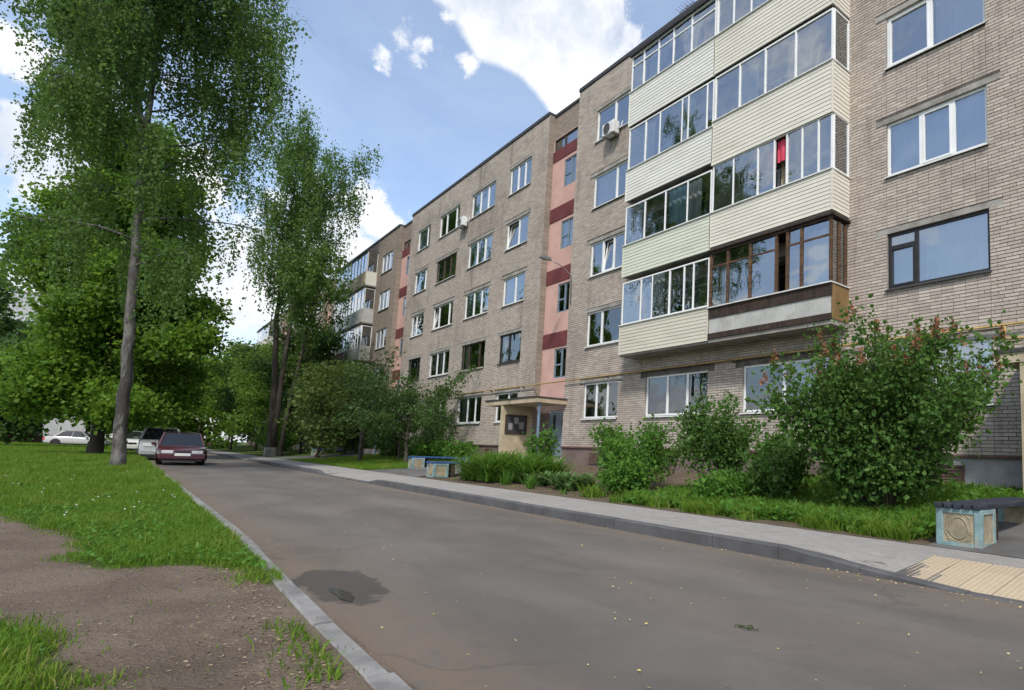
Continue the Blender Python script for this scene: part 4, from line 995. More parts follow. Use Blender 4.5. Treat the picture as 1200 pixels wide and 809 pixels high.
# ================================================================== CARS
def paint(name, c):
    mt, N, out = base_mat(name)
    p = N.new('ShaderNodeBsdfPrincipled', {'Base Color': c, 'Roughness': .32, 'Specular IOR Level': .5, 'Coat Weight': .8, 'Coat Roughness': .06})
    N.l.new(p.outputs[0], out.inputs[0]); return mt
M['car_glass'] = mat('car_glass', (.012, .014, .016), .05, .0, spec=.7)
M['tyre'] = mat('tyre_rubber', (.018, .018, .019), .85, .2)
M['rim'] = mat('wheel_rim', (.35, .36, .37), .35, .1, metal=.8)
M['lampglass'] = mat('headlamp_glass', (.55, .57, .58), .12, .05, spec=.7)
M['trim'] = mat('black_trim', (.02, .02, .021), .5, .1)
M['plate'] = mat('number_plate', (.7, .7, .68), .5, .03)
def car(loc, rz, label, col, L=4.3, Wd=1.70, Ht=1.40, kind='sedan'):
    """nose towards +x, built about the middle of the wheelbase on the ground"""
    r = empty('parked_car', loc, rz); tag(r, label, 'car', 'cars parked along the verge')
    pm = paint('paint_'+label.split()[0]+'_'+str(len(bpy.data.materials)), col)
    hw = Wd/2; gc = .20
    belt = {'sedan': .86, 'hatch': .90, 'suv': 1.05}[kind]*Ht/1.42 if kind != 'suv' else 1.02
    if kind == 'sedan': st = [(-.5, .55, .80, .0), (-.47, .40, .86, 0), (-.30, .3, belt+.04, 0), (-.19, .3, belt+.03, 1), (-.02, .3, belt+.01, 1), (.14, .3, belt-.01, 1), (.235, .3, belt-.03, 0), (.40, .32, belt-.11, 0), (.475, .36, belt-.22, 0), (.5, .42, belt-.32, 0)]
    else: st = [(-.5, .5, belt, 0), (-.485, .36, belt+.03, 0), (-.44, .3, belt+.03, 1), (-.25, .3, belt+.03, 1), (0, .3, belt+.01, 1), (.12, .3, belt, 1), (.26, .3, belt-.02, 0), (.40, .32, belt-.08, 0), (.475, .36, belt-.2, 0), (.5, .42, belt-.34, 0)]
    mb = MB(); rings = []
    for t, zl, zt, _ in st:
        x = t*L; ny = 1-.16*max(0, (abs(t)-.36)/.14)**2
        y1, y2, y3 = hw*.985*ny, hw*ny, hw*.93*ny
        rings.append([(x, -y1, gc+zl*.25), (x, -y2, .42), (x, -y2*.995, zt-.16), (x, -y3, zt), (x, -y3*.5, zt+.025), (x, y3*.5, zt+.025), (x, y3, zt), (x, y2*.995, zt-.16), (x, y2, .42), (x, y1, gc+zl*.25)])
    n = 10; vs = [p for g_ in rings for p in g_]
    fs = [(i*n+k, i*n+(k+1) % n, (i+1)*n+(k+1) % n, (i+1)*n+k) for i in range(len(rings)-1) for k in range(n)]+[tuple(range(n))[::-1], tuple((len(rings)-1)*n+k for k in range(n))]
    body = mb.add(vs, [f[::-1] for f in fs]).build('body', pm, r, smooth=True)
    md = body.modifiers.new('edge', 'BEVEL'); md.width = .03; md.segments = 2
    # cabin: glass band with roof and pillars
    if kind == 'sedan': cb = [(-.33, belt+.02), (-.19, Ht-.02), (.02, Ht), (.10, Ht-.03), (.25, belt-.04)]
    else: cb = [(-.485, belt+.03), (-.43, Ht-.04), (-.05, Ht), (.10, Ht-.04), (.27, belt-.02)]
    yb, yt = hw*.90, hw*.72
    xr0, xt0, xt2, xt1, xf1 = [c[0]*L for c in cb]; zr, zt0, ztm, zt1, zf = [c[1] for c in cb]
    g = MB(); g.add([(xr0, -yb, zr), (xf1, -yb, zf), (xt1, -yt, zt1), (xt0, -yt, zt0), (xr0, yb, zr), (xf1, yb, zf), (xt1, yt, zt1), (xt0, yt, zt0), (xt2, -yt, ztm), (xt2, yt, ztm)], [(0, 1, 2, 8, 3), (5, 4, 7, 9, 6), (1, 5, 6, 2), (4, 0, 3, 7)])
    g.build('cabin_glass', M['car_glass'], r)
    rf = MB(); e = .012
    rf.add([(xt0-.05, -yt-.02, zt0-.02), (xt2, -yt-.02, ztm-.01), (xt1+.04, -yt-.02, zt1-.02), (xt0, -yt*.6, zt0+.03), (xt2, -yt*.6, ztm+.03), (xt1, -yt*.6, zt1+.02), (xt0, yt*.6, zt0+.03), (xt2, yt*.6, ztm+.03), (xt1, yt*.6, zt1+.02), (xt0-.05, yt+.02, zt0-.02), (xt2, yt+.02, ztm-.01), (xt1+.04, yt+.02, zt1-.02)],
           [(0, 1, 4, 3), (1, 2, 5, 4), (3, 4, 7, 6), (4, 5, 8, 7), (6, 7, 10, 9), (7, 8, 11, 10)])
    rf.build('roof', pm, r, smooth=True)
    for s in (-1, 1):
        def pillar(a_, b_, r_): MB().tube([a_, b_], r_, 5).build('pillar', pm, r)
        pillar((xf1, s*yb, zf), (xt1+.03, s*yt, zt1), .035); pillar((xr0, s*yb, zr), (xt0-.03, s*yt, zt0), .05)
        mx = (xt2*.75+xt0*.25); pillar((mx-.05, s*yb, (zr+zf)/2+.02), (mx, s*(yt+.01), ztm-.03), .03)
        if kind != 'sedan': mx = xt0*.75+xt2*.25; pillar((mx-.05, s*yb, zr), (mx, s*(yt+.01), zt0-.01), .05)
    if kind == 'suv':
        for s in (-1, 1): MB().tube([(xt0+.1, s*(yt-.08), zt0+.07), (xt2, s*(yt-.08), ztm+.09), (xt1-.1, s*(yt-.08), zt1+.07)], .018, 5).build('roof_rail', M['rim'], r)
    for x in (.315*L, -.295*L):
        for s in (-1, 1):
            y = s*(hw-.13); w_ = MB(); prof = [(.20, .095), (.29, .09), (.31, .05), (.31, -.05), (.29, -.09), (.20, -.095)]; nn = 20
            v = [(x+rr*math.cos(2*math.pi*k/nn), y+q, .31+rr*math.sin(2*math.pi*k/nn)) for rr, q in prof for k in range(nn)]
            w_.add(v, [(i*nn+k, i*nn+(k+1) % nn, (i+1)*nn+(k+1) % nn, (i+1)*nn+k) for i in range(5) for k in range(nn)])
            wh = w_.build('wheel', M['tyre'], r, smooth=True)
            rm = MB(); v = [(x+.205*math.cos(2*math.pi*k/nn), y+s*.06, .31+.205*math.sin(2*math.pi*k/nn)) for k in range(nn)]+[(x, y+s*.085, .31)]
            rm.add(v, [(k, (k+1) % nn, nn) for k in range(nn)]).build('rim', M['rim'], wh)
            ar = MB(); ar.add([(x+.37*math.cos(t_), s*(hw+.004), .31+.37*math.sin(t_)) for t_ in np.linspace(-.35, math.pi+.35, 17)], [tuple(range(17))]); ar.build('wheel_arch', M['trim'], r)
    hf = belt-.24
    for s in (-1, 1):
        MB().bbox(L*.462, L*.506, s*hw*.58-.19, s*hw*.58+.19, hf-.13, hf+.02, .02).build('headlight', M['lampglass'], r)
        MB().bbox(-L*.508, -L*.47, s*hw*.75-.12, s*hw*.75+.12, belt-.32, belt-.08, .02).build('tail_light', M['cloth_red'], r)
        MB().bbox(xf1-.28, xf1-.12, s*(hw+.10)-.09, s*(hw+.10)+.09, belt-.02, belt+.11, .03).build('mirror', pm, r)
    MB().bbox(L*.47, L*.507, -hw*.30, hw*.30, hf-.12, hf-.0, .01).build('grille', M['trim'], r)
    MB().bbox(L*.46, L*.523, -hw*.93, hw*.93, .24, .50, .05).build('bumper', pm, r)
    MB().box(L*.524, L*.527, -.26, .26, .40, .51).build('number_plate', M['plate'], r)
    MB().bbox(L*.44, L*.515, -hw*.8, hw*.8, .16, .237, .02).build('air_intake', M['trim'], r)
    MB().box(-L*.4, L*.4, -hw*.7, hw*.7, .18, .3).build('underside', M['trim'], r)
    return r
car((-34.6, 2.17, 0), R(-1.5), 'dark burgundy saloon car parked at the head of the row', (.055, .006, .016), 4.3, 1.68, 1.38, 'sedan')
car((-41.6, 1.75, .02), R(-1), 'pale silver estate car with roof rails behind the burgundy saloon', (.27, .28, .29), 4.6, 1.76, 1.62, 'suv')
car((-57.0, .75, .08), R(2), 'white hatchback car parked on the verge behind the birch trunk', (.62, .62, .60), 4.0, 1.65, 1.45, 'hatch')
car((-63.5, .95, .08), R(4), 'silver grey saloon car parked behind the white hatchback', (.25, .26, .28), 4.3, 1.68, 1.40, 'sedan')
car((-78.5, -2.6, .08), R(75), 'white saloon car parked under the maple crown', (.40, .40, .41), 4.2, 1.66, 1.40, 'sedan')

# ================================================================== PLANTS
def unit(a): return a/np.maximum(np.linalg.norm(a, axis=-1, keepdims=True), 1e-9)
def leaf_cloud(name, P, D, size, mt, parent, aspect=.42, fold=.0, jit=.35, rnd=None):
    """P (N,3) stalk ends, D (N,3) pointing directions; leaves as small pointed blades folded along the midrib"""
    N = len(P); a = unit(D + RNG.normal(0, jit, (N, 3))); r = RNG.normal(0, 1, (N, 3)); b = unit(np.cross(a, r)); n = np.cross(a, b)
    l = (size*np.clip(np.exp(RNG.normal(-.05, .34, N)), .4, 1.8))[:, None]; w_ = l*aspect
    if rnd is None: rnd = np.clip(RNG.normal(.5, .22, N), 0, 1)
    if fold:
        V = np.stack([P, P+a*l*.35+b*w_+n*w_*fold, P+a*l*.7+b*w_*.75+n*w_*fold*.7, P+a*l-n*l*.1, P+a*l*.7-b*w_*.75+n*w_*fold*.7, P+a*l*.35-b*w_+n*w_*fold], 1)
        return fast_mesh(name, V, 6, mt, parent, rnd, [(0, 1, 2, 3), (0, 3, 4, 5)])
    V = np.stack([P, P+a*l*.5+b*w_, P+a*l, P+a*l*.5-b*w_], 1)
    return fast_mesh(name, V, 4, mt, parent, rnd)
def polyline(p, d, length, n, rr, wob=.25, grav=0., up=0.):
    pts = [np.array(p, float)]; d = np.array(d, float); d /= np.linalg.norm(d)
    for i in range(n):
        d = d + rr.normal(0, wob, 3)*np.array([1, 1, .7]) + np.array([0, 0, up-grav*(i+1)/n]); d /= np.linalg.norm(d)
        pts.append(pts[-1]+d*length/n)
    return pts
def tree(name, label, base, trunk, r0, leafmat, bark='bark', seed=0, limbs=18, limb_from=.3, limb_len=(4, 2), limb_up=.35, sub=6, sub_len=.45, leaves=30000, leaf=.10, spread=.35, weep=0., weep_frac=0., crown_shape=None, group=None, cat='tree', aspect=.42, extra_trunks=(), top_leaves=True, flat=1., gapiness=.0, droop=0.):
    """tapered trunk with limbs and branchlets; leaves sit round the branchlets, or hang from them in strings"""
    rr = np.random.default_rng(seed); r = empty(name, base); tag(r, label, cat, group)
    tb = MB(); tw = []
    def taper(n, a, b): return [a+(b-a)*i/(n-1) for i in range(n)]
    for ti, (tr, tr0) in enumerate([(trunk, r0)]+list(extra_trunks)):
        tr = [np.array(p, float) for p in tr]
        # resample trunk
        seg = [0]+list(np.cumsum([np.linalg.norm(b-a) for a, b in zip(tr[:-1], tr[1:])])); H = seg[-1]
        def at_t(t):
            s = t*H; i = min(max(np.searchsorted(seg, s)-1, 0), len(tr)-2); f = (s-seg[i])/(seg[i+1]-seg[i]+1e-9); return tr[i]+(tr[i+1]-tr[i])*f
        K = 44; pts = [at_t(i/K)+(rr.normal(0, .016, 3)*[1, 1, 0] if 0 < i else 0) for i in range(K+1)]
        rad = [tr0*(1-.9*(i/K)**.85)*(1+.32*math.exp(-i*.9)) for i in range(K+1)]
        pts[0] = pts[0]-np.array([0, 0, .15]); b0 = len(tb.v); tb.tube(pts, rad, 14)
        for vi in range(b0, len(tb.v)):                      # furrows and swellings of the bark
            p_ = pts[(vi-b0)//14]; k_ = 1+.07*math.sin(((vi-b0) % 14)*2.7+.35*((vi-b0)//14))+rr.normal(0, .045); q_ = tb.v[vi]; tb.v[vi] = tuple(p_+(np.array(q_)-p_)*k_)
        nl = limbs if ti == 0 else max(4, limbs*2//3)
        for j in range(nl):
            t = limb_from+(1-limb_from)*((j+rr.random()*.8)/nl)**.9; t = min(t, .985)
            p = at_t(t); az = j*2.4+rr.random()*.9+ti*1.1
            u = (t-limb_from)/(1-limb_from)
            cs = crown_shape(u) if crown_shape else math.sin(math.pi*(.18+.74*u))
            L = (limb_len[0]*cs+limb_len[1]*.25)*(.75+.5*rr.random())
            d = np.array([math.cos(az), math.sin(az)*flat, limb_up+.5*u])
            pl = polyline(p, d, L, 7, rr, .16, droop)
            lr = max(.012, tr0*(1-.85*t)*.42); tb.tube(pl, taper(8, lr, .012), 6)
            ns = max(2, int(sub*(.5+L/limb_len[0]*.6)))
            for s_ in range(ns):
                q = .22+.78*(s_+rr.random())/ns; i = min(int(q*7), 6); pp = pl[i]+(pl[i+1]-pl[i])*(q*7-i)
                dd = (pl[i+1]-pl[i])/np.linalg.norm(pl[i+1]-pl[i])+rr.normal(0, .65, 3)
                sl = L*sub_len*(.5+.7*rr.random())*(1.1-.45*q)
                sp = polyline(pp, dd, sl, 5, rr, .25, .25*weep+droop*.6); tb.tube(sp, taper(6, max(.006, lr*.3), .004), 4, cap=False); tw.append(np.array(sp))
            tw.append(np.array(pl[3:]))
    tb.build('trunk', M[bark], r, smooth=True)
    ln = np.array([np.linalg.norm(np.diff(t_, axis=0), axis=1).sum() for t_ in tw]); keep = rr.random(len(tw)) > gapiness
    prob = ln*keep; prob /= prob.sum(); cnt = rr.multinomial(leaves, prob)
    P = []; D = []; B = []
    for t_, c in zip(tw, cnt):
        if not c: continue
        q = (rr.random(c)**.75)*(len(t_)-1); i = np.minimum(q.astype(int), len(t_)-2); p = t_[i]+(t_[i+1]-t_[i])*(q-i)[:, None]
        tone = rr.normal(0, .13)
        if weep_frac:
            k = rr.random(c) < weep_frac; ns_ = max(1, c//26); sid = rr.integers(0, ns_, c)     # strings of hanging leaves
            sq = rr.random(ns_)*(len(t_)-1); si = np.minimum(sq.astype(int), len(t_)-2); sp_ = t_[si]+(t_[si+1]-t_[si])*(sq-si)[:, None]+rr.normal(0, .12, (ns_, 3))
            dl = weep*(.4+.9*rr.random(ns_)); f = rr.random(c); sway = rr.normal(0, .1, (ns_, 2))
            hp = sp_[sid].copy(); hp[:, 2] -= f*dl[sid]; hp[:, :2] += sway[sid]*f[:, None]; hp += rr.normal(0, .045, (c, 3))
            p = np.where(k[:, None], hp, p+rr.normal(0, spread, (c, 3))); d = np.where(k[:, None], np.array([0, 0, -1.]), rr.normal(0, 1, (c, 3))+np.array([0, 0, -.5]))
        else:
            p = p+rr.normal(0, spread, (c, 3))*[1, 1, .75]; d = rr.normal(0, 1, (c, 3))+np.array([0, 0, -.35])
        P.append(p); D.append(d); B.append(np.clip(rr.normal(.5, .2, c)+tone, 0, 1))
    P = np.concatenate(P); D = np.concatenate(D); B = np.concatenate(B); ok = P[:, 2] > .25
    leaf_cloud('crown', P[ok], D[ok], leaf, M[leafmat], r, aspect, rnd=B[ok])
    return r
G1, G2 = 'trees beside the road', 'trees and shrubs along the block'
# the tall weeping birch on the verge
tree('birch_tree', 'tall weeping birch with pale cracked trunk alone on the grass verge', (-26.3, .12, .05),
     [(0, 0, 0), (.05, -.08, 3), (.1, -.2, 6), (.15, -.36, 10), (.2, -.36, 13), (.3, -.45, 17), (.4, -.5, 21)], .18, 'lv_birch', 'birch_bark', 21, limbs=34, limb_from=.30, limb_len=(3.3, 1.5), limb_up=.5, sub=8, sub_len=.42, leaves=175000, leaf=.082, spread=.22, weep=2.2, weep_frac=.7, group=G1, droop=.1, gapiness=.2,
     crown_shape=lambda u: .62+.5*math.sin(math.pi*min(1, u*1.15)),
     extra_trunks=[([(.15, -.36, 10.6), (.05, -.6, 12), (-.1, -.95, 15), (.1, -1.1, 18)], .11)])
# broad maple behind it
tree('maple_tree', 'broad dense maple with low dark crown behind the birch and the cars', (-43.5, -.75, .1),
     [(0, 0, 0), (.1, .1, 4), (0, .2, 9), (.2, .1, 14), (.1, .2, 17.5)], .30, 'lv_maple', 'bark', 31, limbs=46, limb_from=.10, limb_len=(3.2, 1.6), limb_up=.22, sub=9, sub_len=.48, leaves=110000, leaf=.175, spread=.42, group=G1, aspect=.5, droop=.12,
     crown_shape=lambda u: .80+.35*math.sin(math.pi*(u*.9+.1))-.55*u*u)
tree('lime_tree', 'rounded bright green lime tree on the verge beyond the maple', (-62, .3, .1),
     [(0, 0, 0), (.1, .1, 4), (0, .2, 10), (.2, .1, 15)], .26, 'lv_lime', 'bark', 33, limbs=28, limb_from=.12, limb_len=(3.2, 1.6), limb_up=.25, sub=8, sub_len=.5, leaves=40000, leaf=.22, spread=.5, group=G1, aspect=.5)
tree('lime_tree', 'low dark round tree in front of the white tower block', (-66, -6.4, .1), [(0, 0, 0), (.1, 0, 3), (.1, .1, 7)], .16, 'lv_dark', 'bark', 35, limbs=18, limb_from=.15, limb_len=(2.0, 1.0), limb_up=.2, sub=7, leaves=9000, leaf=.30, spread=.45, group=G1, aspect=.5)
tree('lime_tree', 'slim tree with sparse crown beside the white tower block', (-80, -9.4, .1), [(0, 0, 0), (.1, 0, 6), (.1, .1, 15)], .16, 'lv_dark', 'bark', 36, limbs=16, limb_from=.35, limb_len=(2.2, 1.5), limb_up=.4, sub=6, leaves=5000, leaf=.30, spread=.4, group=G1, aspect=.5)
# twin birch and the leaning tree beyond the second entrance
tree('birch_tree', 'twin stemmed tall birch with hanging crown beside the pale concrete block', (-48.2, 7.75, .13),
     [(0, 0, 0), (-.25, -.1, 4), (-.6, -.35, 9), (-.6, -.35, 13), (-.3, -.2, 18), (.2, .1, 22.5)], .25, 'lv_birch', 'bark', 41, limbs=30, limb_from=.46, limb_len=(2.5, 1.2), limb_up=.75, crown_shape=lambda u: .55+.5*math.sin(math.pi*(.1+.75*u)), sub=7, sub_len=.42, leaves=52000, leaf=.12, spread=.34, weep=2.6, weep_frac=.6, group=G1, gapiness=.12,
     extra_trunks=[([(0, .05, .1), (-.05, .15, 3), (.1, .25, 7), (.5, .5, 12), (1.0, 1.0, 16), (2.3, 2.6, 20.5)], .21)])
tree('ash_tree', 'slender dark leaning tree with small open crown beside the twin birch', (-46.2, 7.9, .13),
     [(0, 0, 0), (.5, .2, 3.5), (1.3, .5, 7), (1.9, .75, 10), (2.4, 1.0, 13.2)], .15, 'lv_birch', 'bark', 43, limbs=20, limb_from=.55, limb_len=(2.6, 1.2), limb_up=.5, sub=6, leaves=9000, leaf=.15, spread=.3, weep=.9, weep_frac=.3, group=G1, gapiness=.2)
# mass of smaller trees along the block
spots = [(-52, 10.2, 9.5, 'lv_dark', 3.2, 'dark green garden tree behind the twin birch trunks'), (-58, 9.0, 8.2, 'lv_lime', 3.2, 'light green garden tree overhanging the pavement past the twin birch'), (-66, 9.4, 9.5, 'lv_dark', 3.4, 'deep green garden tree by the third entrance'),
         (-75, 8.6, 10.5, 'lv_maple', 3.6, 'bright green tree where the road bends'), (-44.2, 11.2, 6.0, 'lv_dark', 2.2, 'small dark garden tree against the second stairwell'), (-41.0, 9.0, 5.5, 'lv_yel', 1.6, 'yellow green young tree in front of the far balconies'), (-49.5, 12.0, 6.5, 'lv_dark', 2.6, 'dark bushy tree under the far balconies')]
for i, (x, y, h, lm, sp, lab) in enumerate(spots):
    tree('garden_tree', lab, (x, y, .3), [(0, 0, 0), (.2, .1, h*.35), (.1, -.1, h*.7), (.2, .1, h*.92)], .11, lm, 'bark', 50+i, limbs=20, limb_from=.10, limb_len=(sp, 1.2), limb_up=.35, sub=7, sub_len=.5, leaves=17000 if lm != 'lv_yel' else 4500, leaf=.16, spread=.38, group=G2, aspect=.48)
far = [(-88, 2.0, 13, 'lv_dark', 'dark tree closing the far end of the road'), (-96, -2.5, 15, 'lv_maple', 'tall green tree beyond the parked cars'), (-104, 5.0, 14, 'lv_lime', 'pale green tree at the far end of the block'), (-84, 6.6, 8, 'lv_lime', 'low light green tree beside the far pavement'), (-92, -7.5, 12, 'lv_dark', 'dark tree behind the cars on the far lawn'), (-110, 1.0, 16, 'lv_dark', 'tallest dark tree at the end of the road')]
for i, (x, y, h, lm, lab) in enumerate(far):
    tree('far_tree', lab, (x, y, 0), [(0, 0, 0), (.2, .1, h*.35), (.1, -.1, h*.7), (.2, .1, h*.95)], .2, lm, 'bark', 70+i, limbs=20, limb_from=.08, limb_len=(4.6, 2), limb_up=.3, sub=7, sub_len=.5, leaves=14000, leaf=.32, spread=.6, group='trees at the end of the road', aspect=.5)
# bare-stemmed small tree and spreading shrub by the second stairwell
tree('apple_tree', 'small gnarled tree with bare dark limbs on the shaded lawn', (-35.2, 9.7, .3), [(0, 0, 0), (.2, .0, 1.2), (.5, .1, 2.6), (1.1, .3, 4.0), (1.3, .5, 5.2)], .11, 'lv_dark', 'bark', 81, limbs=9, limb_from=.3, limb_len=(1.9, 1), limb_up=.6, sub=5, leaves=1300, leaf=.13, spread=.25, group=G2,
     extra_trunks=[([(0, 0, .1), (-.5, .1, 1.5), (-.5, .2, 3.0), (-.2, .3, 4.6)], .07)])
tree('elm_tree', 'low spreading dark elm with drooping boughs in front of the plain brick section', (-29.6, 10.2, .35), [(0, 0, 0), (-.2, .0, .9), (-.2, .1, 1.9), (0, .1, 2.9)], .10, 'lv_dark', 'bark', 83, limbs=18, limb_from=.22, limb_len=(2.7, 1), limb_up=.3, sub=8, sub_len=.45, leaves=9000, leaf=.10, spread=.17, group=G2, droop=.14)
tree('elm_tree', 'dense dark elm bush on the lawn behind the far blue bench', (-33.6, 11.2, .45), [(0, 0, 0), (-.1, .0, .7), (-.1, .1, 1.6), (0, .1, 2.9)], .08, 'lv_dark', 'bark', 85, limbs=18, limb_from=.1, limb_len=(1.9, 1), limb_up=.4, sub=7, leaves=8000, leaf=.11, spread=.2, group=G2)

# ---- shrubs: many stems from one stool, leaves in the outer shell
def shrub(name, label, base, h, rad, stems, leaves, leaf, mt, seed, fold=.3, aspect=.42, bloom=0, group='shrubs in the front garden', open_low=.25, cat='shrub', lean=(0, 0), shell=.24, sub=5):
    rr = np.random.default_rng(seed); r = empty(name, base); tag(r, label, cat, group); tb = MB(); tips = []
    for i in range(stems):
        az = i*2.4+rr.random(); out = rad*(.25+.85*math.sqrt(rr.random()))*(1+.28*math.sin(2*az+seed)+.15*math.sin(5*az+2*seed)); hh = h*(.66+.34*rr.random())*(1-.16*(out/rad/1.1)**2)
        end = np.array([math.cos(az)*out+lean[0], math.sin(az)*out+lean[1], hh]); st = np.array([math.cos(az)*.12, math.sin(az)*.12, -.1])
        pl = [st+(end-st)*t*np.array([t**.45, t**.45, 1]) + rr.normal(0, .04, 3)*(0 < t < 1) for t in np.linspace(0, 1, 8)]
        tb.tube(pl, [.014*(1-.85*k/7)*(h/2.5)+.003 for k in range(8)], 6)
        for s in range(sub):
            q = open_low+(1-open_low)*(s+rr.random())/sub; k = min(int(q*7), 6); p = pl[k]+(pl[k+1]-pl[k])*(q*7-k)
            d = np.array([math.cos(az+rr.normal(0, 1)), math.sin(az+rr.normal(0, 1)), .35+.4*rr.random()])
            sp = polyline(p, d, rad*.42*(.5+.7*rr.random()), 4, rr, .25); tb.tube(sp, [.008, .007, .006, .005, .003], 4, cap=False); tips.append(np.array(sp))
        tips.append(np.array(pl[4:]))
    tb.build('stems', M['twig'], r, smooth=True)
    ln = np.array([np.linalg.norm(np.diff(t, axis=0), axis=1).sum() for t in tips]); ln = ln*(rr.random(len(ln)) > .2)*(.5+rr.random(len(ln))); cnt = rr.multinomial(leaves, ln/ln.sum()); P = []; D = []; B = []
    for t, c in zip(tips, cnt):
        q = rr.random(c)**.7*(len(t)-1); i = np.minimum(q.astype(int), len(t)-2); p = t[i]+(t[i+1]-t[i])*(q-i)[:, None]
        off = rr.normal(0, shell*.5, (c, 3)); P.append(p+off); D.append(off*2+rr.normal(0, .5, (c, 3))+np.array([0, 0, -.15])+(t[-1]-t[0])*.4); B.append(np.clip(rr.normal(.5+rr.normal(0, .12), .2, c), 0, 1))
    P = np.concatenate(P); D = np.concatenate(D); B = np.concatenate(B); ok = P[:, 2] > .12
    leaf_cloud('foliage', P[ok], D[ok], leaf, mt, r, aspect, fold, rnd=B[ok])
    if bloom:
        ends = np.array([t[-1] for t in tips]); ends = ends[np.argsort(-(ends[:, 2]+.25*np.linalg.norm(ends[:, :2], axis=1)))][:bloom]
        n = 34; Pf = np.repeat(ends, n, 0); f = rr.random(len(Pf)); Pf = Pf+np.stack([rr.normal(0, .045, len(Pf))*(1-f), rr.normal(0, .045, len(Pf))*(1-f), f*.2+.02], 1)
        leaf_cloud('flower_heads', Pf, rr.normal(0, 1, (len(Pf), 3))+[0, 0, .6], .045, M['floret'], r, .5)
    return r
L_ = M['lv_lilac']
shrub('lilac_bush', 'big round lilac with brown spent flower heads beside the turquoise bench block', (-5.05, 9.3, .2), 3.1, 1.3, 30, 32000, .066, L_, 101, bloom=60, aspect=.42, sub=9, shell=.30, lean=(.15, 0), open_low=.24)
shrub('spirea_bush', 'tall loose green bush under the left balconies next to the small vent', (-11.2, 9.3, .22), 1.65, 1.05, 14, 7500, .06, M['lv_bed'], 103, lean=(-.45, 0), sub=6, shell=.24, open_low=.35)
shrub('spirea_bush', 'leafy mid green bush with dark bare lower stems before the ground floor windows', (-9.0, 9.5, .22), 2.2, .72, 15, 8000, .06, L_, 105, open_low=.42, sub=6, shell=.22)
shrub('spirea_bush', 'slim upright bush touching the pale curtain window', (-8.6, 11.6, .45), 1.7, .4, 6, 900, .08, M['lv_bed'], 107, sub=5)
shrub('young_lilac', 'grey green loose bush at the left foot of the big lilac', (-7.2, 9.2, .2), 1.35, .5, 9, 2000, .09, L_, 109, sub=5, open_low=.15)
shrub('currant_bush', 'low round currant bush at the edge of the soil bed', (-10.7, 8.5, .17), .7, .48, 14, 2800, .075, M['lv_bed'], 111, open_low=.1)
shrub('currant_bush', 'low dark bush under the brick wall beside the small vent', (-15.2, 11.6, .5), .7, .5, 12, 2200, .08, M['lv_dark'], 113, open_low=.1)
shrub('currant_bush', 'low leafy bush between the two larger garden bushes', (-7.9, 8.6, .17), .6, .45, 12, 2000, .075, M['lv_bed'], 115, open_low=.1)
shrub('young_lilac', 'thin sapling in front of the blue porch post', (-17.6, 10.4, .35), 1.5, .42, 6, 700, .09, M['lv_bed'], 117, open_low=.3)
for i, (x, y, s, lab) in enumerate([(-30.5, 11.6, 1.15, 'rounded green bush at the foot of the plain brick section'), (-33.2, 12.2, 1.1, 'dark green bush against the brown plinth'), (-28.2, 12.0, .95, 'fresh green bush behind the blue bench'), (-36.8, 11.8, 1.3, 'broad green bush near the second porch'), (-50.2, 8.4, 1.4, 'rounded bush behind the pale concrete block')]):
    shrub('garden_bush', lab, (x, y, .4), s, s*.95, 14, 3200, .10, M['lv_bed' if i % 2 == 0 else 'lv_lilac'], 120+i, open_low=.05)

# ---- strap-leaved and broad-leaved clumps in the bed
def blades(name, label, base, n, L, spread, width, mt, seed, arch=.8, cat='plant', group='plants in the soil bed', foot=.5, ell=1.):
    rr = np.random.default_rng(seed); az = rr.random(n)*6.283; f = np.sqrt(rr.random(n)); bx = np.cos(rr.random(n)*6.283)*f*foot*ell; by = np.sin(rr.random(n)*6.283)*f*foot
    l = L*(.6+.5*rr.random(n)); k = 5; V = np.zeros((n, 2*(k+1), 3)); el = R(62)+rr.normal(0, .22, n)
    for i in range(k+1):
        t = i/k; ang = el-arch*2.2*t*t; 
        r_ = l*(np.cos(el)*t+arch*.55*t*t*spread); z = l*(np.sin(el)*t-arch*.42*t**2.4); wd = width*(1-.92*t**2)*(.6+.5*math.sin(min(1, t*2.2)*math.pi/2))
        cx = bx+np.cos(az)*r_; cy = by+np.sin(az)*r_
        V[:, 2*i] = np.stack([cx-np.sin(az)*wd, cy+np.cos(az)*wd, z], 1); V[:, 2*i+1] = np.stack([cx+np.sin(az)*wd, cy-np.cos(az)*wd, z], 1)
    r = empty(name, base); tag(r, label, cat, group)
    fast_mesh('leaves', V, 2*(k+1), mt, r, np.clip(rr.normal(.5, .22, n), 0, 1), [(2*i, 2*i+1, 2*i+3, 2*i+2) for i in range(k)], smooth=True)
    return r
blades('daylily', 'large arching clump of long daylily leaves beside the turquoise bench', (-16.9, 8.55, .2), 1300, 1.35, .8, .024, M['lv_bed'], 201, foot=.85, ell=1.1)
blades('daylily', 'second daylily clump nearer the blue porch post', (-15.6, 9.0, .22), 800, 1.25, .8, .024, M['lv_bed'], 203, foot=.7)
blades('hosta', 'broad pale hosta at the end of the daylily row', (-14.3, 8.55, .18), 160, .60, 1.2, .06, M['lv_hosta'], 205, arch=.75, foot=.32)
blades('hosta', 'broad pale hosta standing alone near the small vent', (-12.9, 8.6, .18), 170, .62, 1.2, .06, M['lv_hosta'], 207, arch=.75, foot=.4)
blades('iris', 'short spiky iris tuft on bare soil in front of the daylilies', (-15.1, 7.85, .15), 70, .5, .3, .012, M['lv_bed'], 209, arch=.2, foot=.13)
blades('iris', 'thin spiky tuft on bare soil beside the pale hosta', (-13.6, 7.75, .15), 55, .45, .3, .012, M['lv_bed'], 211, arch=.2, foot=.1)
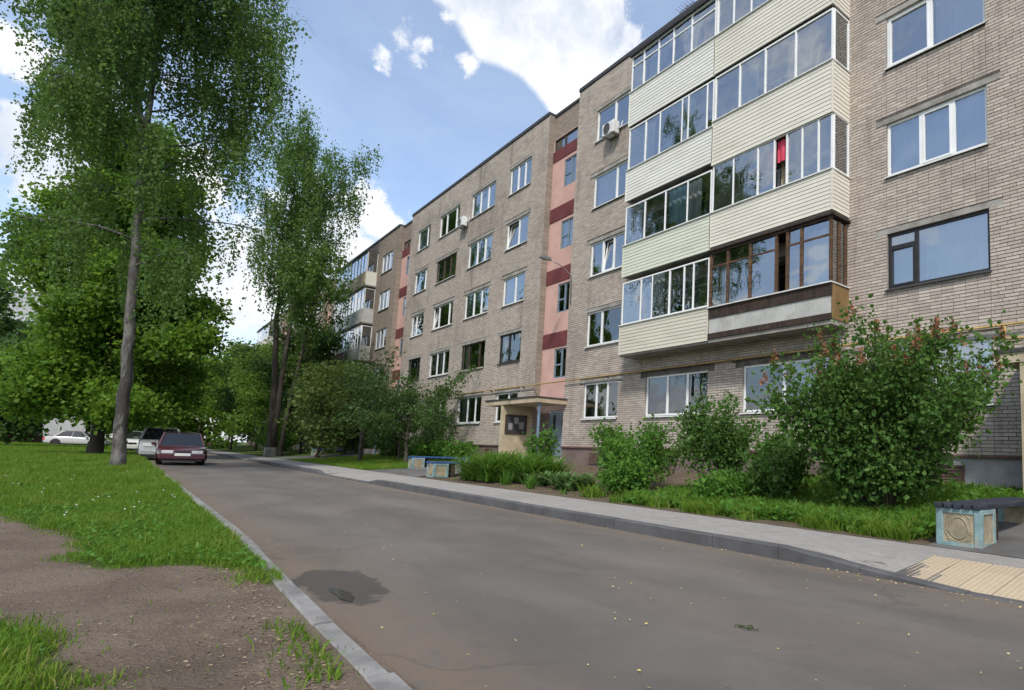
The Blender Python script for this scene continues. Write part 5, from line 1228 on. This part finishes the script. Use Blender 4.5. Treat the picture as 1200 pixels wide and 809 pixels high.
blades('iris', 'small iris tuft next to the turquoise bench block', (-17.5, 7.8, .15), 45, .42, .3, .012, M['lv_bed'], 213, arch=.2, foot=.13)
blades('iris', 'bright grassy tuft at the pavement edge before the currant bush', (-10.9, 7.75, .14), 150, .40, .4, .010, M['grass'], 215, arch=.4, foot=.3)
blades('iris', 'little seedling tuft alone on the bare soil', (-11.8, 7.6, .14), 25, .22, .5, .012, M['lv_bed'], 217, arch=.5, foot=.08)

# ---- grass and weeds nobody could count
def grass(name, label, X, Y, Z, hgt, wid, mt, lean=.45):
    n = len(X); az = RNG.random(n)*6.283; ln = np.abs(RNG.normal(lean, .3, n)); h = hgt*(.5+.8*RNG.random(n)); wv = wid*(.7+.6*RNG.random(n))
    dx, dy = np.cos(az), np.sin(az); px_, py_ = -np.sin(RNG.random(n)*6.283), np.cos(RNG.random(n)*6.283)
    B0 = np.stack([X, Y, Z-.01], 1); s = np.stack([px_*wv, py_*wv, np.zeros(n)], 1)
    mid = B0+np.stack([dx*ln*h*.35, dy*ln*h*.35, h*.62], 1); tip = B0+np.stack([dx*ln*h, dy*ln*h, h*(1-.25*ln)], 1)
    V = np.stack([B0-s, B0+s, mid+s*.75, tip, mid-s*.75], 1)
    patch = .5+.25*np.sin(X*2.1+Y*1.3)*np.cos(Y*2.7-X*.9)
    o = fast_mesh(name, V, 5, mt, None, np.clip(RNG.normal(patch, .2, n), 0, 1), [(0, 1, 2, 4), (4, 2, 3)]); tag(o, label, 'grass', kind='stuff'); return o
# verge: denser near the eye, none on the trodden soil
n = 340000; u = RNG.random(n); X = -2.0-40*u**1.7; Y = 1.0-RNG.random(n)**1.25*(2.6+.16*np.abs(X))
g_ = soil_green(X, Y)+.28*np.sin(X*5.3+Y*4.1)*np.cos(Y*6.1-X*3.3)*(np.abs(soil_green(X, Y)-.5) < .45)
keep = (g_ > .5+RNG.normal(0, .17, n)) | (RNG.random(n) < .006); X, Y, g_ = X[keep], Y[keep], g_[keep]
far_ = np.clip(-X/14, .75, 2.2)
grass('verge_grass', 'lush green grass on the verge left of the road', X, Y, verge_z(X, Y), .115*np.clip(far_, .8, 1.25)*(.6+.7*RNG.random(len(X)))*np.clip(.35+(g_-.35)*1.5, .35, 1)*(1+.35*np.sin(X*1.7+Y*3)*np.cos(Y*1.9-X*.7)), .0042*far_, M['grass'])
n = 70000; X = -40-60*RNG.random(n)**1.3; Y = 1.0-RNG.random(n)*(2+.2*np.abs(X))
grass('far_lawn_grass', 'grass of the lawn around the parked cars', X, Y, verge_z(X, Y), np.full(len(X), .16), .022, M['grass'])
n = 2400; X = -2.9-24*RNG.random(n)**1.4; Y = 1.0-.15*sstep((X+9)/6.2)-np.abs(RNG.normal(0, .09, n)); k_ = np.sin(X*3.1)+np.sin(X*7.7)*.6 > .15; X, Y = X[k_], Y[k_]
grass('kerb_weeds', 'tufts of grass and weeds along the left kerb', X, Y, verge_z(X, Y), np.full(len(X), .075), .005, M['grass'], .7)
n = 95000; X = -10.8+7.4*RNG.random(n); Y = SW+.12+5.2*RNG.random(n)**1.5; k_ = (bed_green(X, Y)+.35*np.sin(X*3.7+Y*2.2)*np.cos(X*1.7) > .45+RNG.normal(0, .08, n)); X, Y = X[k_], Y[k_]
grass('garden_grass', 'tall lush grass strip under the lilac and garden bushes', X, Y, bed_top(X, Y), .19*(.6+.8*RNG.random(len(X))), .006, M['grass'], .6)
n = 60000; X = -26-20*RNG.random(n); Y = SW+.1+5*RNG.random(n)
k_ = ~((X > -45.2) & (X < -40.2)); X, Y = X[k_], Y[k_]; grass('lawn_grass', 'shaded short lawn in front of the plain brick section', X, Y, bed_top(X, Y), np.full(len(X), .09), .012, M['grass'])
n = 1500; X = -19.5+9*RNG.random(n); Y = SW+.1+3.5*RNG.random(n); k_ = np.sin(X*2.3)*np.cos(Y*3.1+X) > .55; X, Y = X[k_], Y[k_]
grass('bed_weeds', 'scattered small weeds on the bare soil bed', X, Y, bed_top(X, Y), np.full(len(X), .07), .008, M['grass'], .9)
def herbs(name, label, X, Y, Z, size, mt):
    P = np.stack([X, Y, Z+.02+RNG.random(len(X))*size*1.1], 1); D = np.stack([RNG.normal(0, 1, len(X)), RNG.normal(0, 1, len(X)), np.abs(RNG.normal(.3, .3, len(X)))], 1)
    o = leaf_cloud(name, P, D, size, mt, None, .32, .2); tag(o, label, 'weeds', kind='stuff'); return o
n = 44000; X = -10.6+7.2*RNG.random(n); Y = SW+.25+4.8*RNG.random(n)**1.3; k_ = (bed_green(X, Y)+.4*np.sin(X*2.7+1)*np.cos(Y*3.3-X) > .55); X, Y = X[k_], Y[k_]
herbs('garden_weeds', 'leafy green weeds growing through the grass under the lilac', X, Y, bed_top(X, Y), .10, M['lv_bed'])
n = 9000; X = -4-20*RNG.random(n)**1.4; Y = .95-RNG.random(n)*(.8+.12*np.abs(X)); k_ = soil_green(X, Y) > .62; X, Y = X[k_], Y[k_]
herbs('verge_weeds', 'clover and dandelion leaves in the verge grass', X, Y, verge_z(X, Y), .042, M['lv_bed'])
# dandelion clocks
M['clock'] = mat('dandelion_clock', (.62, .62, .58), .9, .1)
mb = MB(); rr = random.Random(9)
for i in range(60):
    x = -8.5-20*rr.random(); y = .8-rr.random()*(.9+.09*abs(x))
    if soil_green(np.array([x]), np.array([y]))[0] < .8: continue
    z = float(verge_z(x, y))+.085+.04*rr.random(); s = .012
    mb.add([(x+s, y, z), (x-s, y, z), (x, y+s, z), (x, y-s, z), (x, y, z+s), (x, y, z-s)], [(0, 2, 4), (2, 1, 4), (1, 3, 4), (3, 0, 4), (2, 0, 5), (1, 2, 5), (3, 1, 5), (0, 3, 5)])
tag(mb.build('dandelion_clocks', M['clock']), 'white dandelion clocks standing in the verge grass', 'flowers', kind='stuff')

# ---- fallen leaves, petals, crumbs
M['petal'] = leaf_mat('fallen_petals', (.45, .40, .24), (.55, .48, .10), trans=.1)
n = 420; X = -1.2-14*RNG.random(n)**1.5; Y = KL+.05+(KR-KL-.1)*RNG.random(n); e = RNG.random(n) < .42; Y = np.where(e, KR-.02-np.abs(RNG.normal(0, .09, n)), Y)
P = np.stack([X, Y, np.full(n, .012)], 1); D = np.stack([RNG.normal(0, 1, n), RNG.normal(0, 1, n), np.abs(RNG.normal(0, .15, n))], 1)
a = unit(D); b = unit(np.cross(a, np.array([0, 0, 1.])+RNG.normal(0, .25, (n, 3)))); l = (.022*(.5+.9*RNG.random(n)))[:, None]
tag(fast_mesh('fallen_leaves', np.stack([P, P+a*l*.5+b*l*.3, P+a*l, P+a*l*.5-b*l*.3], 1), 4, M['petal'], None, RNG.random(n)), 'small yellow fallen leaves and petals scattered on the road', 'leaves', kind='stuff')
M['litter'] = leaf_mat('dry_litter', (.13, .09, .055), (.30, .24, .16), trans=.05)
n = 3200; X = -2.4-5.5*RNG.random(n)**1.2; Y = 1.0-.17*sstep((X+9)/6.2)-np.abs(RNG.normal(0, .2, n)); s_ = RNG.random(n) < .45; Y = np.where(s_, .84-RNG.random(n)*(1.1+.1*np.abs(X)), Y)
P = np.stack([X, Y, verge_z(X, Y)+.004], 1); D = np.stack([RNG.normal(0, 1, n), RNG.normal(0, 1, n), RNG.normal(0, .1, n)], 1); a = unit(D); b = unit(np.cross(a, np.array([0, 0, 1.])+RNG.normal(0, .3, (n, 3)))); l = (.02*(.4+1.1*RNG.random(n)))[:, None]
tag(fast_mesh('dry_litter', np.stack([P, P+a*l*.5+b*l*.25, P+a*l, P+a*l*.5-b*l*.25], 1), 4, M['litter'], None, RNG.random(n)), 'dry leaf litter on the trodden soil by the kerb', 'litter', kind='stuff')
mb = MB(); rr = random.Random(12)
for i in range(240):
    x = -2.6-7*rr.random()**1.3; y = .95-rr.random()*(1+.1*abs(x)); s = rr.uniform(.003, .009); z = float(verge_z(x, y))
    p = [(x+s*math.cos(t)*rr.uniform(.7, 1.2), y+s*math.sin(t)*rr.uniform(.7, 1.2), z+dz) for dz in (-.004,) for t in (0, 1.3, 2.6, 3.9, 5.2)]+[(x+s*.1, y, z+s*.8)]
    mb.add(p, [(k, (k+1) % 5, 5) for k in range(5)])
tag(mb.build('soil_crumbs', M['bedding']), 'small stones and crumbs on the trodden soil', 'stones', kind='stuff')
tw_ = MB(); rr = random.Random(3)
for i in range(16):
    x, y = -2.62+rr.gauss(0, .04), 3.12+rr.gauss(0, .014); t = rr.random()*6.28; tw_.tube([(x, y, .012), (x+.02*math.cos(t), y+.02*math.sin(t), .018), (x+.035*math.cos(t+.4), y+.035*math.sin(t+.4), .012)], .003, 4)
tag(tw_.build('fallen_catkin', M['lv_yel']), 'small fallen yellow green catkin sprig lying on the open asphalt', 'sprig')

# ================================================================== FAR BUILDINGS
M['tower'] = mat('tower_panels', (.52, .53, .55), .9, .1, .3, stain=(.40, .41, .43), bump=.1)
tb_ = empty('tower_block', (-112, -10, 0)); WORLD_ROOTS.add(tb_.name); tag(tb_, 'plain white gable end of a distant panel block above the trees', 'building')
TX, TA, TB, TH = -112.0, -13.6, -2.6, 19.0
MB().box(TX-26, TX-.3, TA, TB, 0, TH).build('core', M['tower'], tb_)
for k in range(7):
    for j in range(2):
        w_ = (TB-TA)/2; z = .4+k*2.66; MB().box(TX-.3, TX, TA+j*w_+.02, TA+(j+1)*w_-.02, z+.015, z+2.645).build('wall_panel', M['tower'], tb_)
MB().box(TX-26.2, TX+.1, TA-.1, TB+.1, TH, TH+.25).build('coping', M['concrete'], tb_)
for k in range(6):
    for j in range(4):
        x = TX-4-j*6; z = 1.6+k*2.75; MB().box(x, x+1.6, TB+.0, TB+.05, z, z+1.4).build('window', M['car_glass'], tb_)
lo = empty('low_building', (-92, -12, 0)); WORLD_ROOTS.add(lo.name); tag(lo, 'low pale building with dark red brick base behind the lawn', 'building')
M['redbase'] = mat('red_brick_base', (.13, .03, .025), .9, .2, 3); M['palewall'] = mat('pale_wall', (.45, .46, .46), .9, .1, 1)
MB().box(-100, -92, -16, -6.2, 0, 1.2).build('base', M['redbase'], lo); MB().box(-100.1, -92.05, -15.9, -6.3, 1.2, 4.2).build('wall', M['palewall'], lo); MB().box(-100.5, -91.7, -16.3, -5.9, 4.2, 4.45).build('roof', M['coping'], lo)
for y_ in (-14, -11.5, -9, -7.4): MB().box(-92.06, -92.0, y_, y_+.9, 2.0, 3.2).build('window', M['car_glass'], lo)
